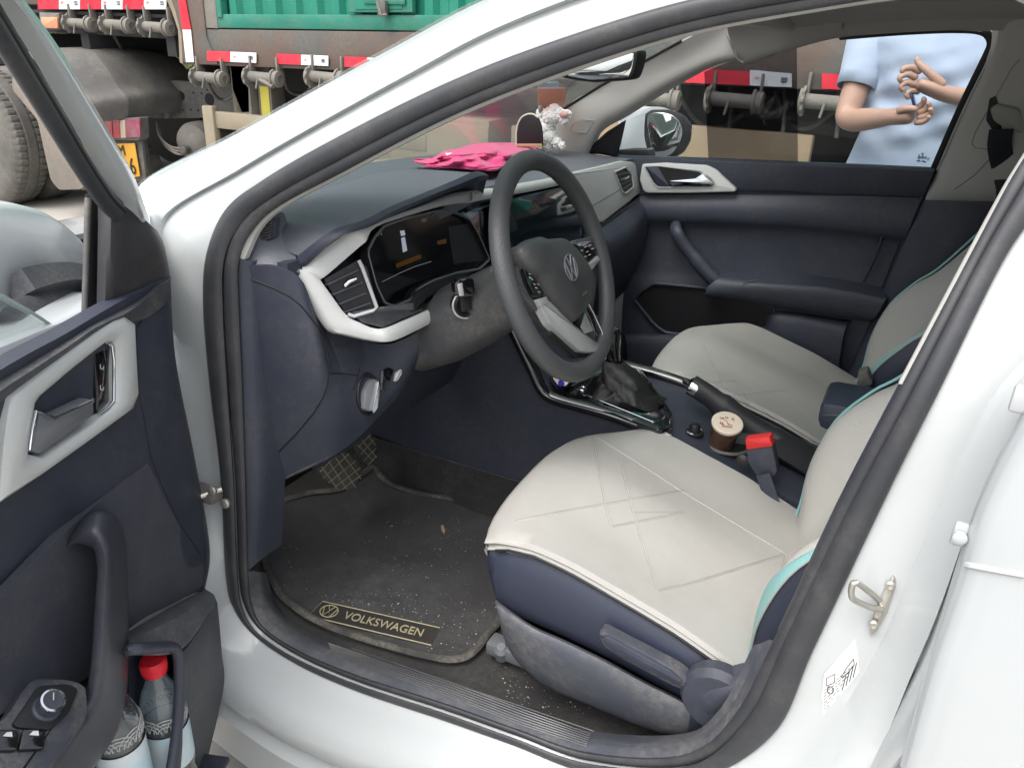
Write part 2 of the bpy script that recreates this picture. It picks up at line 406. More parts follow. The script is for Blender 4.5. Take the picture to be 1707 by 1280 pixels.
# keep columns matched: resample every row by the parameter of the control points
def crc(pts, sub):
    P = pts; k = len(P); out = []
    for i in range(k):
        a, b, c, d = P[i-1], P[i], P[(i+1) % k], P[(i+2) % k]
        for j in range(sub):
            t = j/sub; out.append(.5*((2*b)+(c-a)*t+(2*a-5*b+4*c-d)*t*t+(3*b-a-3*c+d)*t**3))
    return out
rows = [crc([PR[k][r] for k in range(30)], 8) for r in range(9)]
bm = gridmesh(rows, True); face_view(bm)
body = link('body', bm2(bm, 'body', False), WHITED, car, None, 50)
# rubber seal: two lobes round the opening
Ic, Oc = crc(I3, 8), crc(O3, 8)
def lobes(bm, t, r, fl, dy):
    tube_bm([a.lerp(b, t)+V(0, dy, 0) for a, b in zip(Ic, Oc)], r, True, 10, bm, fl, (0, 1, 0))
wid = [(a-b).length for a, b in zip(Ic, Oc)]
bm = bmesh.new()
tube_bm([a.lerp(b, .70)+V(0, -.010, 0) for a, b in zip(Ic, Oc)], [w_*.36 for w_ in wid], True, 12, bm, .55, (0, 1, 0))
tube_bm([a.lerp(b, .20)+V(0, -.004, 0) for a, b in zip(Ic, Oc)], [w_*.27 for w_ in wid], True, 12, bm, .7, (0, 1, 0))
seal = link('door_seal', bm2(bm), RUB, car)
tube('seal_grime', mat('grime_bead', (.17, .17, .12), .9, var=.8, vs=30, col2=(.30, .31, .27)), [a.lerp(b, 1.07)+V(0, -.0015, 0) for a, b in zip(Ic, Oc)], .0016, car, True, 6)
# inner side of the opening: kick trim, sill trim, pillar strips
def strip(ks, offs, name, m, sub=6):
    """offs: list of (in-plane inward distance, y shift) from the inner seal edge"""
    rr = []
    for a, dy in offs:
        row = []
        for k in ks:
            e = cen-I3[k]; e.y = 0; e.normalize()
            if 22 <= k <= 27: e = V(0, 0, 1)
            if k in (28, 29, 0): e = V(.6, 0, .75)
            if k in (1, 2, 3): e = V(1, 0, 0)
            row.append(I3[k]+e*a+V(0, dy, 0))
        rr.append(row)
    return surf(name, m, rr, car, sub, 3, .003, smoothv=False)
strip([4,5,6,7,8,9,10,11,12,13,14,15,16,17,18], [(-.006, -.004), (.002, .0), (.006, .003), (.006, .012)], 'pillar_strip', PIL)
strip([18,19,20], [(-.006, -.004), (.002, .0), (.004, .006), (.004, .02)], 'lower_strip', NAVY)
strip([4,3,2,1,0], [(-.006, -.004), (.006, .002), (.016, .012), (.02, .07)], 'kick_trim', NAVY)
# sill trim: runs inboard and a little down to the carpet
ksl = [0,29,28,27,26,25,24,23,22,21,20]
SI = {0:(440,955),29:(447,990),28:(472,1025),27:(520,1058),26:(620,1100),25:(745,1137),24:(870,1183),23:(985,1222),22:(1130,1228),21:(1200,1190),20:(1262,1075)}
sr0 = [I3[k]+V(0, -.004, 0) for k in ksl]; sr1 = []
for k in ksl:
    a = IN[k]; b = SI[k]; sr1.append(Y(a[0]*.4+b[0]*.6, a[1]*.4+b[1]*.6, -.705 if k not in (20,) else -.71))
sr2 = [Y(*SI[k], -.665 if k not in (20, 21) else -.70) for k in ksl]
sr3 = [p+V(0, .01, -.07) for p in sr2]
sill = surf('sill_trim', GREYP, [sr0, [a.lerp(b, .5)+V(0, 0, .003) for a, b in zip(sr0, sr1)], sr1, sr2, sr3], car, 8, 3, .004, smoothv=False)
st = bvh(sill)
bm = bmesh.new()
for t in (.08, .25, .42, .59, .76, .93):
    P = drape([(545+8*t, 1068+16*t), (640, 1098+22*t), (760, 1139+24*t), (870, 1180+26*t), (985-6*t, 1222+20*t)], st, .0006)
    if len(P) > 2: tube_bm(P, .0011, bm=bm, seg=5)
for loop in ([(540,1066),(640,1094),(760,1135),(870,1176),(990,1219)], [(548,1084),(640,1122),(760,1165),(870,1208),(978,1244)]):
    P = drape(loop, st, .0006)
    if len(P) > 2: tube_bm(P, .0010, bm=bm, seg=5)
link('sill_ribs', bm2(bm), RIBM, sill)
# roof, windscreen, hood, wings, far side
MY = lambda p: V(p.x, -p.y, p.z)
kA = [5,6,7,8,9,10]
WL = [PR[k][7] for k in kA]
def arch(a, n, dx, dz):
    b = MY(a); return [a.lerp(b, t)+V(-dx*4*t*(1-t), 0, dz*4*t*(1-t)) for t in [i/n for i in range(n+1)]]
PE = [SP(x, y, .075) for x, y in ((925,214),(950,178),(985,155),(1030,129),(1090,94),(1212,30))]
def arch2(a, b, n, dx, dz): return [a.lerp(b, t)+V(-dx*4*t*(1-t), 0, dz*4*t*(1-t)) for t in [i/n for i in range(n+1)]]
wsr = [arch2(p, PE[i], 6, .16-.015*i, .0+.008*i) for i, p in enumerate(WL)]
base = WL[0]+V(-.13, .03, -.075)
wsr = [arch2(base, SP(898, 262, .05), 6, .20, .01)]+wsr
surf('windscreen', glass('windscreen_glass', (.92, .95, .94), .22, haze=.12), wsr, car, 3, 3, .004)
rf = [arch(PR[k][7], 6, .1*max(0, (12-k))/2, .05+.012*min(3, k-10)) for k in (10, 11, 12, 13)]
e13 = PR[13][7]; rf += [arch(V(x, e13.y, e13.z-.02*(i+1)), 6, 0, .09) for i, x in enumerate((1.5, 2.0, 2.6))]
surf('roof', WHITE, rf, car, 3, 3, .02, to=V(.8, 0, 4))
# headliner
hl = [arch(V(x, -.53, z), 6, 0, .05) for x, z in ((.16, 1.335), (.3, 1.352), (.6, 1.368), (1.0, 1.37), (1.6, 1.35), (2.4, 1.3))]
surf('headliner', PILD, hl, car, 3, 2, .006, to=V(.5, 0, .5))
box('header_trim', PIL, (.16, 0, 1.345), (.05, 1.06, .03), car, .01)
# floor, firewall, rear of the cabin
surf('cabin_floor', CARP, [[V(-.62, y, .34), V(-.35, y, .285), V(.0, y, .27), V(.6, y, .27), V(.9, y, .30), V(2.4, y, .35)] for y in (-.70, -.4, -.12, .12, .4, .72)], car, 3, 2, .03)
surf('firewall', MBL, [[V(-.62, y, .3), V(-.72, y, .6), V(-.75, y, .9)] for y in (-.72, 0, .72)], car, 3, 2, .02)
box('rear_bench', mat('rear_seat_cloth', (.42, .41, .38), .8, bump=.4, bs=400), (1.28, 0, .55), (.5, 1.3, .22), car, .06)
box('rear_backrest', MATS['rear_seat_cloth'], (1.62, 0, .82), (.2, 1.3, .62), car, .07, Matrix.Rotation(R_(18), 3, 'Y'))
box('boot_bulkhead', PILD, (2.3, 0, .8), (.05, 1.4, 1.0), car, .02)
# hood and wings
def hz(x, y): return .93+.01 - .20*max(0, (-x-.75))**1.35 - .10*abs(y/.8)**3
surf('bonnet', WHITE, [[V(x, y, hz(x, y)) for y in (-.80, -.6, -.3, 0, .3, .6, .80)] for x in (-.78, -.95, -1.15, -1.35, -1.6, -1.8)], car, 3, 3, .01, to=V(-1, 0, 4))
surf('wing', WHITE, [[V(x, -.80-.055*q, z) for q, z in ((-.2, .855), (.6, .78), (1, .62), (.9, .4), (.6, .17))] for x in (-.49, -.7, -1.1, -1.6)], car, 4, 3, .01, to=V(-1, -4, .6))
surf('wing', WHITE, [[V(x, .80+.055*q, z) for q, z in ((-.2, .86), (.6, .78), (1, .62), (.9, .4), (.6, .17))] for x in (-.49, -.7, -1.1, -1.6)], car, 4, 3, .01, to=V(-1, 4, .6))
surf('nose', WHITE, [[V(-1.8, y, .70), V(-1.93, y, .55), V(-1.95, y, .25)] for y in (-.8, -.4, 0, .4, .8)], car, 3, 3, .01, to=V(-5, 0, .6))
surf('scuttle', MBL, [[V(-.80+.14*abs(y)**2, y, .955), V(-.86, y, .93)] for y in (-.78, -.5, -.2, .2, .5, .78)], car, 3, 2, .01, to=V(-.7, 0, 4), smoothv=False)
for sx in (-1.28,):
    for sy in (-1, 1):
        wh = lathe('wheel', RUBL, [(0, -.10), (.20, -.10), (.29, -.095), (.31, -.05), (.31, .05), (.29, .095), (.20, .1), (0, .1)], (sx, sy*.74, .31), (0, 1, 0), car)
        lathe('rim', SILV, [(0, .105), (.06, .11), (.18, .104), (.2, .108), (.2, .09)], (sx, sy*.74, .31), (0, sy, 0), wh)
# rear door (driver side) and far side skin
RD = [(1707,690),(1660,775),(1622,860),(1598,950),(1575,1020),(1545,1110),(1500,1275)]
g0 = [S(*p, -.115) for p in RD]; g0 = [V(p.x, -.825, p.z) for p in g0]
e0 = [Y(p[0], p[1], -.835) for p in RD]
rowsR = [[p+V(.006, .035, 0) for p in e0], e0, [p+V(.006, -.012, 0) for p in e0], [p+V(.03, -.022, 0) for p in e0], [V(.62+.35*1, -.862, p.z) for p in e0], [V(1.5, -.865, p.z) for p in e0]]
surf('jamb_channel', WHITED, [[PR[k][6]+V(-.002, .012, 0) for k in (18, 19, 20, 21)], [PR[k][6]+V(.004, .012, 0) for k in (18, 19, 20, 21)], [V(q.x+.002, -.818, q.z) for q in (e0[0], e0[2], e0[5], e0[6])], [V(q.x+.012, -.835, q.z) for q in (e0[0], e0[2], e0[5], e0[6])]], car, 4, 3, .004, smoothv=False)
rd = surf('rear_door', WHITE, rowsR, car, 4, 3, .004, smoothv=False)
rowsU = []
for dx, y0 in ((.0, .05), (.0, .0), (.006, -.008), (.05, -.012)):
    rowsU.append([V(e0[0].x+(z-e0[0].z)*.42+dx, -.815-y0*0+.40*max(0, z-e0[0].z)*.9+y0, z) for z in (e0[0].z-.005, e0[0].z+.03, e0[0].z+.06, 1.1, 1.2, 1.32)])
surf('rear_door_frame', WHITE, rowsU, rd, 4, 2, .004, smoothv=False)
rdt = bvh(rd); seam('panel_gap', MATS['white_paint_dusty'], [(1612,941),(1660,950),(1707,958)], rdt, .003, rd); seam('panel_gap', RUBL, [(1612,944),(1660,953),(1707,961)], rdt, .0013, rd)
surf('rear_pillar_cover', MBL, [[PR[k][8]+V(-.004, .004, 0) for k in (13, 14, 15, 16, 17, 18)], [PR[k][8]+V(.09, .012, .0) for k in (13, 14, 15, 16, 17, 18)], [PR[k][8]+V(.20, .016, .0) for k in (13, 14, 15, 16, 17, 18)]], rd, 4, 2, .004, smoothv=False, to=V(.8, -4, 1.1))
rg_ = [V(.70, -.80, .955), V(1.3, -.80, .965), V(1.95, -.79, .98)]; rt_ = [V(.98, -.625, 1.34), V(1.35, -.62, 1.36), V(1.8, -.64, 1.33)]
surf('rear_glass', glass('rear_glass_mat', (.25, .27, .27), 1.2), [rg_, [a.lerp(b, .5)+V(0, -.012, 0) for a, b in zip(rg_, rt_)], rt_], rd, 4, 3, .004, to=V(1, -4, 1.2))
tube('glass_surround', MBL, rg_+[V(2.0, -.74, 1.1)]+rt_[::-1], .014, rd, True, 8)
# far side: outer skin below the belt, sill, rear quarter
surf('side_panel', WHITE, [[V(x, .80+q*.06, z) for q, z in ((0, .97), (.5, .9), (1, .7), (.9, .45), (.6, .2))] for x in (-.5, 0, .8, 1.6, 2.5)], car, 3, 2, .01, to=V(.5, 5, .6))
surf('side_panel', WHITE, [[V(x, -.80-q*.06, z) for q, z in ((0, .97), (.5, .9), (1, .7), (.9, .45), (.6, .2))] for x in (1.5, 2.0, 2.6)], car, 3, 2, .01, to=V(2, -5, .6))
surf('tail_panel', WHITE, [[V(2.6, y, z) for z in (.2, .6, 1.0, 1.36)] for y in (-.8, 0, .8)], car, 2, 2, .01, to=V(9, 0, 1))
box('underbody', MBL, (.4, 0, .2), (3.6, 1.55, .06), car, .02)
# B pillar fittings: striker, sticker, check strap, clips
sb = bvh(body)
c_ = hit(1462, 1005, sb); nB = (hit(1440, 1000, sb)-hit(1440, 1030, sb)).cross(hit(1480, 1000, sb)-hit(1440, 1000, sb)).normalized()
if nB.dot(CAM-c_) < 0: nB = -nB
Pst = [(1488,955),(1494,965),(1490,985),(1478,1020),(1460,1052),(1450,1060),(1453,1035),(1466,995)]
stk = link('striker', bm2(plate_bm([PL(x, y, c_, nB)+nB*.003 for x, y in Pst], .003, .004, .0008, nB)), STEEL, car)
def Pn(x, y, h): return PL(x, y, c_+nB*h, nB)
tube('striker_loop', STEEL, cr([Pn(1469,1015,.004), Pn(1452,1012,.016), Pn(1425,1000,.032), Pn(1419,990,.035), Pn(1421,974,.035), Pn(1428,971,.035), Pn(1445,983,.022), Pn(1466,1000,.004)], 30), .0034, stk, seg=8)
for x, y in ((1484, 975), (1456, 1040)):
    lathe('screw', STEEL, [(.0055, 0), (.0055, .003), (.003, .004), (0, .003)], Pn(x, y, .006), nB, stk, 10)
stp = [(1374,1122),(1425,1065),(1431,1095),(1433,1120),(1373,1191),(1369,1160)]
cs_ = hit(1400, 1130, sb); hA, hB, hC = hit(1385, 1130, sb), hit(1415, 1120, sb), hit(1398, 1155, sb)
nS = (hB-hA).cross(hC-hA).normalized(); nS = nS if nS.dot(CAM-cs_) > 0 else -nS
def Sx(x, y, h=0): return PL(x, y, cs_+nS*h, nS)
lab = link('info_label', bm2(plate_bm([Sx(x, y, .0012) for x, y in stp], .0018, 0, 0, nS)), mat('label_paper', (.62, .63, .62), .5), car)
bm = bmesh.new()
def seg_(a, b, r=.0004): tube_bm([Sx(*a, .0014), Sx(*b, .0014)], r, seg=4, bm=bm)
for q in ([(1378,1130),(1392,1123),(1391,1137),(1378,1143),(1378,1130)], [(1402,1128),(1412,1112),(1423,1098),(1424,1108),(1414,1120),(1403,1129)]):
    for a, b in zip(q, q[1:]): seg_(a, b)
random.seed(3)
for i in range(7):
    y0 = 1150+i*5.2
    x = 1374
    while x < 1424-i*7:
        L_ = random.uniform(2, 5); seg_((x, y0-(x-1374)*.85), (x+L_, y0-(x+L_-1374)*.85), .00035); x += L_+random.uniform(1.5, 3)
for i in range(4): seg_((1404+i*6, 1150-i*7), (1410+i*6, 1125-i*7), .0005)
tube_bm(cr([Sx(1384+5*math.cos(a), 1150+6*math.sin(a), .0014) for a in [i*math.pi/4 for i in range(8)]], 20, True), .0006, True, 4, bm)
link('print', bm2(bm), mat('label_ink', (.05, .05, .06), .6), lab)
# clips at the rear door edge
for (x, y) in ((1600, 890), (1700, 665)):
    p = Y(x, y, -.832); cl = box('hinge_bracket', WHITED, p, (.012, .005, .024), car, .003)
    if x == 1600: lathe('hinge_bolt', WHITED, [(.006, 0), (.006, .003), (.004, .004), (0, .004)], p+V(0, -.005, 0), (0, -1, 0), cl, 12)
# check strap
chk = box('check_strap', MATS['grey_rubber'], Y(343, 822, -.765), (.055, .03, .022), car, .008)
for dx, dz in ((-.012, .012), (.014, -.004)):
    lathe('strap_bolt', STEEL, [(.008, 0), (.008, .005), (.005, .007), (0, .007)], Y(343, 822, -.782)+V(dx+.03, 0, dz), (.2, -1, .2), chk, 12)
tube('strap_arm', STEEL, [Y(370, 815, -.755), Y(350, 822, -.77), Y(325, 830, -.79)], .005, chk, seg=8)
# ================================================================ dashboard
dash = surf('dashboard', NAVYT, [
    [V(-.80+.16*abs(y/.7)**2, y, .978) for y in (-.64, -.45, -.2, 0, .2, .45, .70)],
    [V(-.62+.08*abs(y/.7)**2, y, .992) for y in (-.60, -.45, -.2, 0, .2, .45, .70)],
    [V(-.38, y, .990) for y in (-.60, -.45, -.2, 0, .2, .45, .70)],
    [V(-.29, y, .999-.03*max(0, y-.3)) for y in (-.59, -.45, -.2, 0, .2, .45, .70)],
    [V(-.33, -.59, .955), V(-.29, -.45, .955), F(788, 319, -.004), F(885, 303, -.004), F(950, 289, -.004), F(1000, 277, -.004), F(1061, 263, -.004)]], car, 4, 3, .02)
# dark body of the dash behind the trims
surf('dash_core', NAVY, [[V(-.30, y, .975) for y in (-.66, -.3, 0, .3, .70)], [V(-.29, y, .86) for y in (-.66, -.3, 0, .3, .70)], [V(-.26, y, .74) for y in (-.60, -.3, 0, .3, .70)], [V(-.33, y, .58) for y in (-.60, -.3, 0, .3, .70)]], dash, 4, 3, .02)
# binnacle hood over the instruments
hx = -.21
lt = [Y(497, 426, -.632), X(553, 388, -.255), X(605, 371, -.235), X(648, 349, -.222), X(696, 329, -.215), X(750, 306, -.212), X(788, 289, -.215), X(803, 291, -.222)]
lb = [Y(498, 449, -.630), X(559, 396, -.245), X(615, 374, -.228), X(655, 355, -.215), X(705, 334, -.208), X(755, 315, -.206), X(795, 301, -.208), X(812, 296, -.215)]
ub = [p+V(-.08, 0, -.012) for p in lb]
bk = [V(-.55, a.y*.98, .985-.02) for a in lt]; bk2 = [V(-.47, a.y*.985, .5*(a.z+.99)+.0) for a in lt]; bk3 = [V(-.36, a.y, a.z*.8+.99*.2+.006) for a in lt]
bk[-1].y += .06; bk2[-1].y += .04
hood = surf('binnacle_hood', NAVYT, [bk, bk2, bk3, lt], dash, 5, 4, .01, to=V(-.2, -.4, 3), smoothv=True)
surf('hood_lip', NAVY, [lt, [a.lerp(b, .5)+V(.004, 0, 0) for a, b in zip(lt, lb)], lb, ub], hood, 5, 2, .004, smoothv=False)
surf('hood_side', NAVY, [[lt[-1], lb[-1], ub[-1]], [V(-.28, lt[-1].y+.015, 1.0), V(-.24, lt[-1].y+.03, .995), V(-.27, lb[-1].y+.03, .985)]], hood, 3, 2, .004, smoothv=False, to=V(0, 2, 1))
surf('hood_side', NAVYT, [[bk[-1], bk2[-1], bk3[-1], lt[-1]], [bk[-1]+V(0, .01, -.02), V(-.47, bk2[-1].y+.02, .975), V(-.36, bk3[-1].y+.03, .98), V(-.26, lt[-1].y+.03, .98)]], hood, 4, 2, .004, smoothv=False, to=V(0, 2, 1.5))
# defroster slots
for (x, y, L_) in ((447, 385, 0),):
    surf('dash_shoulder', NAVYT, [[Y(418,384,-.662), Y(403,424,-.675), Y(402,447,-.682)], [Y(448,350,-.625), Y(436,400,-.648), Y(450,442,-.664)], [Y(474,356,-.600), Y(486,397,-.615), Y(500,455,-.640)]], dash, 4, 4, .01)
    dp = [Y(a, b, -.640) for a, b in ((437,366),(462,362),(460,395),(440,407),(432,400))]
    dv = plate('side_demister', NAVY, dp, dash, .01, .004, .002, lift=.004)
    bm = bmesh.new(); n = normal_of(dp)
    for i in range(7):
        a = Y(438.5-.5*i, 370+i*5, -.640)+n*.007; b = Y(459-.4*i, 366+i*4.6, -.640)+n*.007; tube_bm([a, b], .0016, bm=bm, seg=6)
    link('louvre', bm2(bm), RUBL, dv)
    plate('slot_recess', MBL, [Y(a, b, -.640) for a, b in ((440,368),(458,365),(456,394),(441,402),(436,396))], dv, .004, .002, 0, lift=.0055)
# end cap + driver side lower dash
C = [[(402,445),(408,600),(418,720),(430,818)], [(452,443),(470,600),(462,720),(446,812)], [(499,462),(530,600),(512,712),(480,797)], [(524,512),(556,625),(562,690),(545,766)], [(553,553),(588,640),(598,690),(592,734)], [(600,566),(630,640),(638,668),(634,692)], [(652,573),(668,610),(670,635),(667,655)], [(722,541),(716,560),(708,580),(695,607)]]
YY = [-.685, -.672, -.652, -.62, -.575, -.525, -.48, -.43]
cap = surf('lower_dash', NAVY, [[Y(*p, y) for p in c] for c, y in zip(C, YY)], dash, 5, 4, .006)
lowb = [Y(*c[-1], y) for c, y in zip(C, YY)]
surf('dash_underside', NAVYD, [lowb, [p+V(-.06, .0, -.004) for p in lowb], [p+V(-.22, .02, .03) for p in lowb]], dash, 4, 2, .005, smoothv=False, to=V(0, -.3, 0))
ct = bvh(cap)
seam('fuse_cover_gap', MBL, [(401,460),(430,470),(460,482),(484,495),(502,510),(517,529),(531,548),(541,566),(547,590),(549,613),(546,640),(538,664),(524,687),(495,722),(460,758),(429,789)], ct, .0013, cap)
seam('panel_gap', MBL, [(549,622),(575,623),(597,626)], ct, .0010, cap); seam('panel_gap', MBL, [(581,562),(602,598),(597,626),(588,650)], ct, .0009, cap)
seam('panel_gap', MBL, [(410,797),(430,790)], ct, .0012, cap)
# headlamp switch
def onc(x, y, h): return hit(x, y, ct, h)
rs = [onc(612+17*math.cos(a), 657+33*math.sin(a)+0*math.cos(a), .002) for a in [i*math.pi/10 for i in range(20)]]
tube('switch_bezel', MBL, [p for p in rs if p], .003, cap, True, 8)
hs_ = [onc(x, y, .012) for x, y in ((612,634),(622,632),(628,640),(622,672),(612,684),(598,680),(600,655))]
if all(hs_): plate('headlamp_switch', DSIL, hs_, cap, .012, .006, .003)
hs_ = [onc(x, y, .017) for x, y in ((622,636),(627,640),(620,676),(613,684),(611,680))]
if all(hs_): plate('switch_grip', CHR, hs_, cap, .006, .002, .001)
hs_ = [onc(x, y, .003) for x, y in ((634,618),(647,612),(656,616),(648,640),(640,655),(632,650))]
if all(hs_): sp_ = plate('switch_panel', BLK, hs_, cap, .003, .004, .001)
hs_ = [onc(x, y, .006) for x, y in ((658,622),(668,614),(668,622),(660,634),(655,636))]
if all(hs_): plate('release_lever', TRIM, hs_, cap, .006, .003, .002)
# pale trim frame round the left vent and under the cluster
def ring(name, m, Po, Pi, parent, th=.012, rise=.004, closed=True, lift=0):
    """frame between an outer and an inner outline (same count), gently crowned"""
    n = normal_of(Po) if closed else None; n = n or V(1, 0, 0)
    mid = [a.lerp(b, .5)+n*rise for a, b in zip(Po, Pi)]
    rows = [[p-n*th for p in Po], Po, [a.lerp(b, .2)+n*rise*.8 for a, b in zip(Po, Pi)], mid, [a.lerp(b, .8)+n*rise*.8 for a, b in zip(Po, Pi)], Pi, [p-n*th for p in Pi]]
    if lift: rows = [[p+n*lift for p in r] for r in rows]
    bm = gridmesh(rows, closed); face_view(bm); return link(name, bm2(bm, 'r', False), m, parent, None, 50)
to_ = [(500,449),(512,437),(565,397),(600,378),(640,364),(700,342),(752,323),(790,318)]
ti_ = [(534,466),(548,456),(600,411),(611,402),(628,378),(700,354),(755,340),(790,338)]
A_ = [F(*p, -.006) for p in to_]; B_ = [F(*p, -.004) for p in ti_]
def band(name, m, A, B, parent, rise=.004, th=.014, n=V(.9, -.2, .3), sub=4):
    rr = [[p-n*th for p in A], A, [a.lerp(b, .25)+n*rise for a, b in zip(A, B)], [a.lerp(b, .75)+n*rise for a, b in zip(A, B)], B, [p-n*th for p in B]]
    return surf(name, m, rr, parent, sub, 1, .0015, straight=False)
band('upper_trim', TRIM, A_, B_, dash)
lo_o = [(500,449),(501,472),(525,508),(553,549),(580,558),(620,567),(652,569),(690,553),(719,538)]
lo_i = [(534,466),(536,470),(552,492),(577,525),(600,538),(622,547),(642,547),(680,532),(715,516)]
band('lower_trim', TRIM, [F(*p, .004) for p in lo_o], [F(*p, .002) for p in lo_i], dash)
# dark panel that carries vent and cluster
PC = V(-.235, -.4, .95); NC = V(.97, 0, .25).normalized()
def Cp(x, y, h=0): return PL(x, y, PC+NC*h, NC)
blackp = [(605,408),(628,376),(700,352),(758,338),(830,333),(870,326),(966,302),(975,400),(950,480),(850,500),(760,520),(720,520),(645,552),(632,545)]
plate('centre_panel', BLK, [Cp(*p, -.022) for p in blackp], dash, .02, .004, .001)
outl = [(612,420),(626,393),(640,377),(679,363),(732,351),(757,354),(781,364),(796,388),(816,433),(800,448),(762,455),(722,468),(697,482),(687,499),(658,511),(641,505),(627,476)]
co = [Cp(*p, -.008) for p in outl]; co = roundc(co, .008)
bm = bmesh.new(); tube_bm(co, .0022, True, 8, bm); link('cluster_bezel', bm2(bm), DSIL, dash)
ci = [Cp(*p, -.013) for p in outl]; ci2 = [p-NC*.0 for p in ci]
hoodin = gridmesh([roundc([Cp(*p, -.006) for p in outl], .008), [q-NC*.016+ (PC-q)*0 for q in roundc([Cp(*p, -.006) for p in outl], .008)]], True)
link('cluster_wall', bm2(hoodin), MBL, dash)
scr = plate('instrument_screen', mat('screen_dark', (.004, .004, .005), .12, coat=1), [Cp(*p, -.016) for p in outl], dash, .004, .004, 0)
EMW = mat('screen_white', (.02, .02, .02), .4, emit=(.55, .58, .7), es=.22)
EMO = mat('screen_amber', (.02, .01, .0), .4, emit=(.8, .3, .05), es=.022)
def sp(pts, m, name, h=-.0155): return plate(name, m, [Cp(*p, h) for p in pts], scr, .0006, .001, 0)
sp([(667,385),(674,384),(676,392),(669,394)], EMW, 'car_symbol'); sp([(669,397),(675,395),(679,418),(672,421)], EMW, 'car_symbol')
sp([(660,440),(690,428),(702,424),(702,431),(690,436),(662,447)], EMO, 'amber_glow'); sp([(728,402),(744,398),(744,406),(730,408)], EMO, 'amber_glow')
bm = bmesh.new(); tube_bm([Cp(*p, -.0155) for p in ((637,470),(665,456),(690,445),(719,436))], .0006, bm=bm, seg=4)
for i in range(4): tube_bm([Cp(703+i*2.2, 371-i*.4, -.0155), Cp(704+i*2.2, 365-i*.4, -.0155)], .0004, bm=bm, seg=4)
for q in ((628,391),(633,389)): tube_bm([Cp(q[0], q[1], -.0155), Cp(q[0]+3, q[1]+3, -.0155), Cp(q[0]+3, q[1]-2, -.0155)], .0004, bm=bm, seg=4)
link('screen_line', bm2(bm), mat('screen_grey', (.02, .02, .02), .4, emit=(.5, .5, .5), es=.10), scr)
plate('screen_panel', mat('screen_slate', (.03, .032, .036), .3), [Cp(*p, -.0152) for p in ((748,378),(786,372),(809,434),(757,440))], scr, .0008, .002, 0)
# shelf between cluster and column
plate('column_gaiter', MBL, [F(*p, .004) for p in ((690,505),(700,485),(725,472),(764,456),(790,452),(776,470),(735,484),(710,500),(704,515),(690,520))], dash, .01, .003, .002)
plate('dusty_ledge', GREYP, [F(*p, .002) for p in ((588,520),(640,512),(690,505),(706,516),(640,546),(604,538))], dash, .008, .003, .002)
# driver vent
vo = [(540,466),(598,433),(612,446),(630,512),(624,518),(586,526),(575,520)]
plate('vent_recess', MBL, [F(*p, -.006) for p in vo], dash, .006, .003, 0)
bm = bmesh.new()
for a, b in (((546,474),(597,449)), ((556,490),(604,470)), ((566,506),(610,488)), ((574,520),(618,504))):
    A, B = F(*a, .004), F(*b, .004); n = V(.9, -.3, .3).normalized(); d_ = (B-A).normalized(); up = n.cross(d_)
    bm_ = plate_bm([A, B, B-n*.02+up*.0, A-n*.02], .002, 0, 0, up if up.z > 0 else -up, bm=bm)
link('vent_louvre', bm2(bm), MATS['navy_plastic'], dash)
bm = bmesh.new(); tube_bm([F(*p, .004) for p in ((598,434),(604,446),(628,512),(622,518),(590,527),(580,524))], .0032, bm=bm, seg=8); link('vent_rim', bm2(bm), SILV, dash)
plate('vent_tab', CHR, [F(*p, .010) for p in ((573,475),(582,467),(595,463),(596,466),(584,472),(576,480))], dash, .006, .002, .001)
# right half: pale strip, passenger panel, screen, vent
rt_o = [(786,318),(835,311),(906,299),(950,289),(1000,277),(1037,267),(1062,266)]
rt_i = [(786,338),(835,328),(906,316),(950,306),(960,330),(990,375),(1004,372)]
band('upper_trim', TRIM, [F(*p, .001) for p in ((786,318),(835,311),(870,305),(906,299),(950,289))], [F(*p, .004) for p in ((786,337),(835,328),(870,322),(906,315),(950,305))], dash)
pp = [(944,290),(1000,277),(1037,268),(1058,270),(1072,296),(1072,318),(1066,323),(1004,372),(990,360),(960,320)]
pas = plate('passenger_trim', TRIM, [F(*p, .004) for p in pp], dash, .02, .012, .005)
pt_ = bvh(pas); seam('trim_groove', RUBL, [(975,350),(988,343),(1034,316)], pt_, .0012, pas)
vp_ = [(1025,287),(1043,279),(1053,292),(1056,312),(1042,323),(1037,318)]
vt = plate('passenger_vent', MBL, [F(*p, .006) for p in vp_], dash, .004, .002, 0)
bm = bmesh.new(); tube_bm([F(*p, .008) for p in vp_], .0022, True, 8, bm); link('vent_rim', bm2(bm), TRIM, vt)
bm = bmesh.new()
for i in range(4): tube_bm([F(1028+3.3*i, 293+7.5*i, .0075), F(1052+.8*i, 286+6.5*i, .0075)], .0016, bm=bm, seg=6)
link('vent_louvre', bm2(bm), RUBL, vt); plate('vent_tab', CHR, [F(*p, .012) for p in ((1036,299),(1048,293),(1050,296),(1038,302))], vt, .004, .001, .0005)
plate('dash_edge_strip', BLK, [F(*p, .000) for p in ((1000,376),(1068,325),(1070,330),(1004,384))], dash, .01, 0, .001)
lowp = surf('glovebox_panel', NAVY, [[F(1000,378,-.004), F(1035,352,-.004), F(1072,326,-.004)], [Y(1012,420,.30)+V(-.02,0,0), Y(1048,395,.5), Y(1078,352,.695)], [V(-.20, .15, .70), V(-.18, .42, .72), V(-.17, .69, .74)], [V(-.30, .15, .52), V(-.28, .42, .52), V(-.26, .69, .54)], [V(-.5, .15, .50), V(-.5, .42, .50), V(-.5, .69, .50)]], dash, 4, 3, .01)
sc_ = plate('centre_screen', mat('screen_teal', (.004, .009, .010), .05, coat=1), [F(*p, .0) for p in ((846,333),(870,326),(950,309),(968,330),(985,402),(960,404),(900,420),(850,440))], dash, .012, .008, .003)
